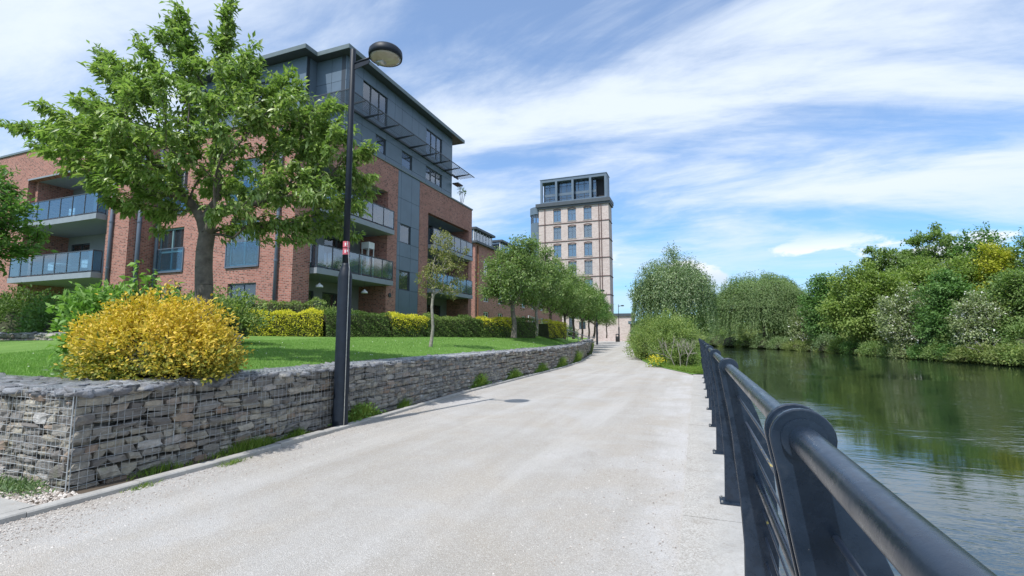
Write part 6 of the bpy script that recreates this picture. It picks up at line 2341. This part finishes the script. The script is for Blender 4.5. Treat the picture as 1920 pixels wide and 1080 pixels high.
def build_far_bank():
    # where the waterline lies in a given direction, and how far off
    yy = np.linspace(20, 158, 600)
    bx = BANK_R(yy)
    dep = -math.sin(R(21.1)) * bx + math.cos(R(21.1)) * yy
    lat = CR[0] * bx + CR[1] * yy
    az = lat / dep

    def shore(px_):
        a = (px_ - 960) / 890.0
        k = int(np.argmin(np.abs(az - a)))
        return float(bx[k]), float(yy[k]), float(dep[k])

    def ground_z(x, y):
        return float(np.interp(x - float(BANK_R(y)), [-2, 0, 1, 3, 8, 16, 30, 60], [-1.15, -1.15, -0.7, -0.2, 0.6, 2.6, 5.0, 7.0]))
    # (left, right, top in the photograph, metres behind the waterline, leaf, label, leaves, style, leaf size)
    T = [
        (1348, 1514, 516, 4, 'leaf_willow', 'broad rounded grey green willow on the far bank', 0, 'willow', 0.40),
        (1300, 1368, 556, 12, 'leaf_mid', 'dull green tree at the far bend of the river', 8000, 'round', 0.5),
        (1503, 1574, 506, 4, 'leaf_dark', 'upright dark green tree right of the willow', 15000, 'tall', 0.36),
        (1540, 1692, 490, 3.5, 'leaf_lime', 'yellow green spreading tree in the middle of the far bank', 26000, 'round', 0.33),
        (1605, 1735, 456, 26, 'leaf_mid', 'loose tall tree behind the yellow green spreading tree', 13000, 'sparse', 0.38),
        (1690, 1805, 418, 26, 'leaf_mid', 'tall light crowned tree with sky showing through', 13000, 'sparse', 0.36),
        (1650, 1775, 478, 18, 'leaf_lime', 'light green tree below the tall light crowned tree', 16000, 'round', 0.34),
        (1785, 1895, 416, 27, 'leaf_dark', 'tall dark crowned tree on the hillside top', 16000, 'round', 0.36),
        (1822, 1905, 446, 18, 'leaf_yellow', 'golden yellow leaved tree on the hillside', 12000, 'round', 0.28),
        (1880, 2015, 424, 20, 'leaf_mid', 'tall tree at the right edge of the view', 15000, 'round', 0.34),
        (1645, 1748, 528, 2.2, 'leaf_may', 'hawthorn with white blossom leaning over the river', 22000, 'low', 0.23),
        (1712, 1836, 506, 4, 'leaf_dark', 'dense dark green ivy covered tree between the hawthorns', 22000, 'low', 0.25),
        (1785, 1876, 552, 2.6, 'leaf_may', 'white blossoming hawthorn by the fallen branches', 16000, 'low', 0.20),
        (1838, 1970, 496, 6, 'leaf_mid', 'rounded green tree above the grassy bank at the right', 22000, 'low', 0.23),
        (1480, 1518, 570, 4, 'leaf_may', 'small white flowering hawthorn beside the willow', 8000, 'low', 0.28),
        (1960, 2130, 470, 8, 'leaf_lime', 'light green tree just beyond the right edge', 13000, 'low', 0.24),
        (1750, 1856, 468, 17, 'leaf_lime', 'yellow green tree between the dark crowns on the slope', 13000, 'round', 0.31),
        (1560, 1660, 520, 15, 'leaf_mid', 'mid green tree filling the gap behind the spreading tree', 12000, 'low', 0.34),
        (1400, 1500, 545, 20, 'leaf_mid', 'mid green tree hidden behind the willow', 6000, 'low', 0.42),
    ]
    for k, (xl, xr, yt, beh, m, lab, n, st, ls) in enumerate(T):
        if n == 0:
            xc = (xl + xr) / 2
            d = shore(xc)[2] + beh
            c = pix(xc, 600, d)
            zg = ground_z(float(c[0]), float(c[1]))
            H = pix(xc, yt, d)[2] - zg
            weeping('bank_tree', (float(c[0]), float(c[1]), zg), (xr - xl) / 2 * d / 890.0, H, lab, m, 1700, 26, 0.42, 200 + k, group='trees on the far bank', width=0.26, low=-0.02, drop=(2.0, 9.0), upright=0.35, flat=0.75, trunk_r=0.3)
            continue
        xc = (xl + xr) / 2
        d = shore(xc)[2] + beh
        c = pix(xc, 600, d)
        x, y = float(c[0]), float(c[1])
        zg = ground_z(x, y)
        top = pix(xc, yt, d)[2]
        hw = (xr - xl) / 2 * d / 890.0
        b = (x, y, zg)
        H = top - zg
        low = {'round': 0.08, 'tall': 0.05, 'sparse': 0.40, 'low': 0.0, 'willow': 0.0}[st]
        zc = zg + H * (low + 1) / 2
        hz = H * (1 - low) / 2
        dw = min(hw, beh * 0.8 + 2.6)
        lob = [lobe(b, 0, 0, zc, hw * 0.80, dw * 0.8, hz * 0.88), lobe(b, -hw * 0.48, -dw * 0.2, zc - hz * 0.32, hw * 0.52, dw * 0.6, hz * 0.55), lobe(b, hw * 0.48, 0.0, zc - hz * 0.25, hw * 0.52, dw * 0.6, hz * 0.58),
               lobe(b, -hw * 0.15, -dw * 0.3, zc + hz * 0.48, hw * 0.55, dw * 0.5, hz * 0.48), lobe(b, hw * 0.28, -dw * 0.3, zc + hz * 0.2, hw * 0.5, dw * 0.5, hz * 0.5), lobe(b, 0, -dw * 0.5, zc - hz * 0.62, hw * 0.8, dw * 0.5, hz * 0.36)]
        gl = np.random.default_rng(900 + k)
        for _ in range(9):
            a_, e_ = gl.random() * 6.28, gl.uniform(-0.7, 1.0)
            q_ = math.sqrt(max(0.05, 1 - e_ * e_))
            lob.append(lobe(b, hw * 0.82 * q_ * math.cos(a_), -abs(dw * 0.8 * q_ * math.sin(a_)), zc + hz * 0.84 * e_, hw * gl.uniform(0.16, 0.30), dw * 0.28, hz * gl.uniform(0.12, 0.26)))
        nt_ = 260 if st != 'sparse' else 120
        make_tree('bank_tree', b, (x, y, zg + H * (0.30 if st != 'sparse' else 0.45)), lob, lab, leafm=m, barkm='bark', n_targets=nt_, leaves=n, lsize=ls, trunk_r=0.010 * H + 0.06, seed=200 + k, spread=(0.50 if st != 'sparse' else 0.36) * (0.75 if ls < 0.3 else 1.0),
                  droop=0.4, group='trees on the far bank', tip=0.016, step=0.9, width=0.6 if st != 'willow' else 0.28, hang=0.0 if st != 'willow' else 0.7, cull_thin=0.014, leafm2='flower_white' if m == 'leaf_may' else None, frac2=0.14, shell=0.6)
    # fringe bushes at the waterline
    B = [(1345, 1.5, 4.0, 4.0, 'leaf_mid', 'bush at the far bend of the river'), (1372, 1.0, 4.0, 3.6, 'leaf_willow', 'low willow growth at the left foot of the willow'), (1405, 1.2, 3.4, 2.8, 'leaf_mid', 'green tuft under the left half of the willow'), (1438, 1.0, 3.4, 3.0, 'leaf_willow', 'low willow growth below the middle of the willow'),
         (1468, 1.0, 3.0, 2.2, 'leaf_willow', 'low willow growth below the right half of the willow'), (1497, 0.7, 2.4, 1.6, 'leaf_bank', 'pale grassy tuft on the bank right of the willow'), (1520, 0.8, 2.2, 2.0, 'leaf_bank', 'pale low growth below the small hawthorn'), (1547, 1.0, 1.8, 2.9, 'leaf_weep', 'grey bush overhanging the water below the dark tree'),
         (1575, 0.8, 1.8, 1.9, 'leaf_lime', 'low yellow green bush at the waterline'), (1607, 0.8, 1.9, 2.0, 'leaf_dark', 'dark bush at the waterline below the spreading tree'), (1638, 0.8, 1.7, 1.6, 'leaf_mid', 'green bush at the waterline left of the hawthorn'), (1668, 0.8, 1.3, 1.2, 'leaf_mid', 'green bush at the waterline below the hawthorn'),
         (1697, 0.6, 1.5, 1.7, 'leaf_may', 'pale blossom bush drooping to the water'), (1730, 0.8, 1.4, 1.3, 'leaf_dark', 'dark bush at the waterline left of the ivy tree'), (1760, 0.8, 1.4, 1.5, 'leaf_mid', 'green bush at the waterline below the ivy tree'), (1790, 0.7, 1.6, 1.5, 'leaf_dark', 'dark low bush left of the fallen branches'),
         (1822, 0.7, 1.6, 1.3, 'leaf_bank', 'low pale green growth on the bank by the fallen branches'), (1852, 0.7, 1.6, 1.4, 'leaf_bank', 'pale green growth on the bank right of the fallen branches'), (1885, 0.7, 1.6, 1.4, 'leaf_bank', 'low grassy growth on the bank near the right edge'), (1918, 0.7, 1.6, 1.3, 'leaf_bush', 'low growth on the bank at the very right edge'),
         (1955, 0.7, 1.8, 1.5, 'leaf_bank', 'low growth on the bank beyond the right edge'), (2000, 0.7, 1.8, 1.6, 'leaf_bush', 'second low growth on the bank beyond the right edge'), (1870, 3.2, 2.2, 2.6, 'leaf_dark', 'dark undergrowth above the grassy bank'), (1810, 3.2, 2.2, 2.6, 'leaf_mid', 'green undergrowth behind the fallen branches'), (1925, 3.4, 2.2, 2.8, 'leaf_mid', 'green undergrowth above the bank at the right edge')]
    for k, (px_, beh, r_, h, m, lab) in enumerate(B):
        d = shore(px_)[2] + beh
        c = pix(px_, 650, d)
        x, y = float(c[0]), float(c[1])
        zg = ground_z(x, y)
        make_bush('bank_bush', (x, y, max(zg, -1.05) + 0.1), (r_, r_, h), lab, m, 3200, 0.20, 300 + k, base_z=max(zg, -1.05) - 0.05, rough=0.26, group='bushes at the waterline', n_lobes=10, stems=4)
    # rough growth down the whole bank
    g = np.random.default_rng(334)
    n = 30000
    y = 25 + 115 * g.random(n)
    off = -0.1 + 9 * g.random(n) ** 1.5
    x = BANK_R(y) + off
    z = np.interp(off, [-2, 0, 1, 3, 8, 16], [-1.15, -1.12, -0.7, -0.2, 0.6, 2.6]) + np.abs(g.normal(size=n)) * 0.22
    v, f = leaf_mesh(np.stack([x, y, z], axis=1), g.normal(size=(n, 3)) * np.array([1, 1, 0.6]) + np.array([-0.2, -0.3, 0.9]), 0.34 * (0.5 + 0.9 * g.random(n)), width=0.35, g=g)
    obj_from('bank_growth', v, f, 'leaf_bank', kind='stuff', label='rough grass and nettles covering the far bank', cat='ground cover')
    # fallen pale branches
    br, by, bd = shore(1822)
    c = (br, by)
    r = thing('fallen_branch', (br + 0.3, c[1], -0.9), 'pale dead branches leaning over the water on the far bank', 'dead branch')
    segs = []
    b0 = np.array([br + 0.8, c[1], -0.8])
    for (dx, dz) in ((-1.9, 1.3), (-1.0, 1.9), (1.6, 2.3), (2.4, 1.7), (0.7, 1.1)):
        t = b0 + CR * dx + np.array([0, 0, dz])
        m = (b0 + t) / 2 + np.array([0, 0, 0.4])
        MB().tube([tuple(b0), tuple(m), tuple(t)], [0.07, 0.055, 0.02], 6).build('branch', 'bark_pale', r, smooth=True)
    # the wooded slope that closes the view behind the single trees
    g = np.random.default_rng(333)
    n = 26000
    y = 40 + 190 * g.random(n)
    off = 14 + 36 * g.random(n)
    x = BANK_R(y) + off
    hgt = np.interp(off, [14, 30, 50], [5.5, 7.5, 8.5]) * (0.75 + 0.25 * np.sin(x * 0.55) * np.cos(y * 0.4)) * (0.35 + 0.65 * g.random(n) ** 0.4)
    hgt = hgt * np.interp(y, [40, 90, 110, 230], [1.0, 1.0, 0.75, 0.7])
    z = np.interp(off, [14, 16, 30, 60], [2.2, 2.6, 5.0, 7.0]) + hgt
    P = np.stack([x, y, z], axis=1)
    v, f = leaf_mesh(P, g.normal(size=(n, 3)) + np.array([-0.3, -0.3, 0.3]), 0.75 * (0.6 + 0.8 * g.random(n)), width=0.7, g=g)
    obj_from('far_wood', v, f, 'leaf_mid', kind='stuff', label='dense wood covering the slope behind the far bank trees', cat='wood')


build_cherry()
build_garden()
build_hedges()
build_row_trees()
build_river_side()
build_far_bank()
build_grass()
build_weeds()
build_pebbles()
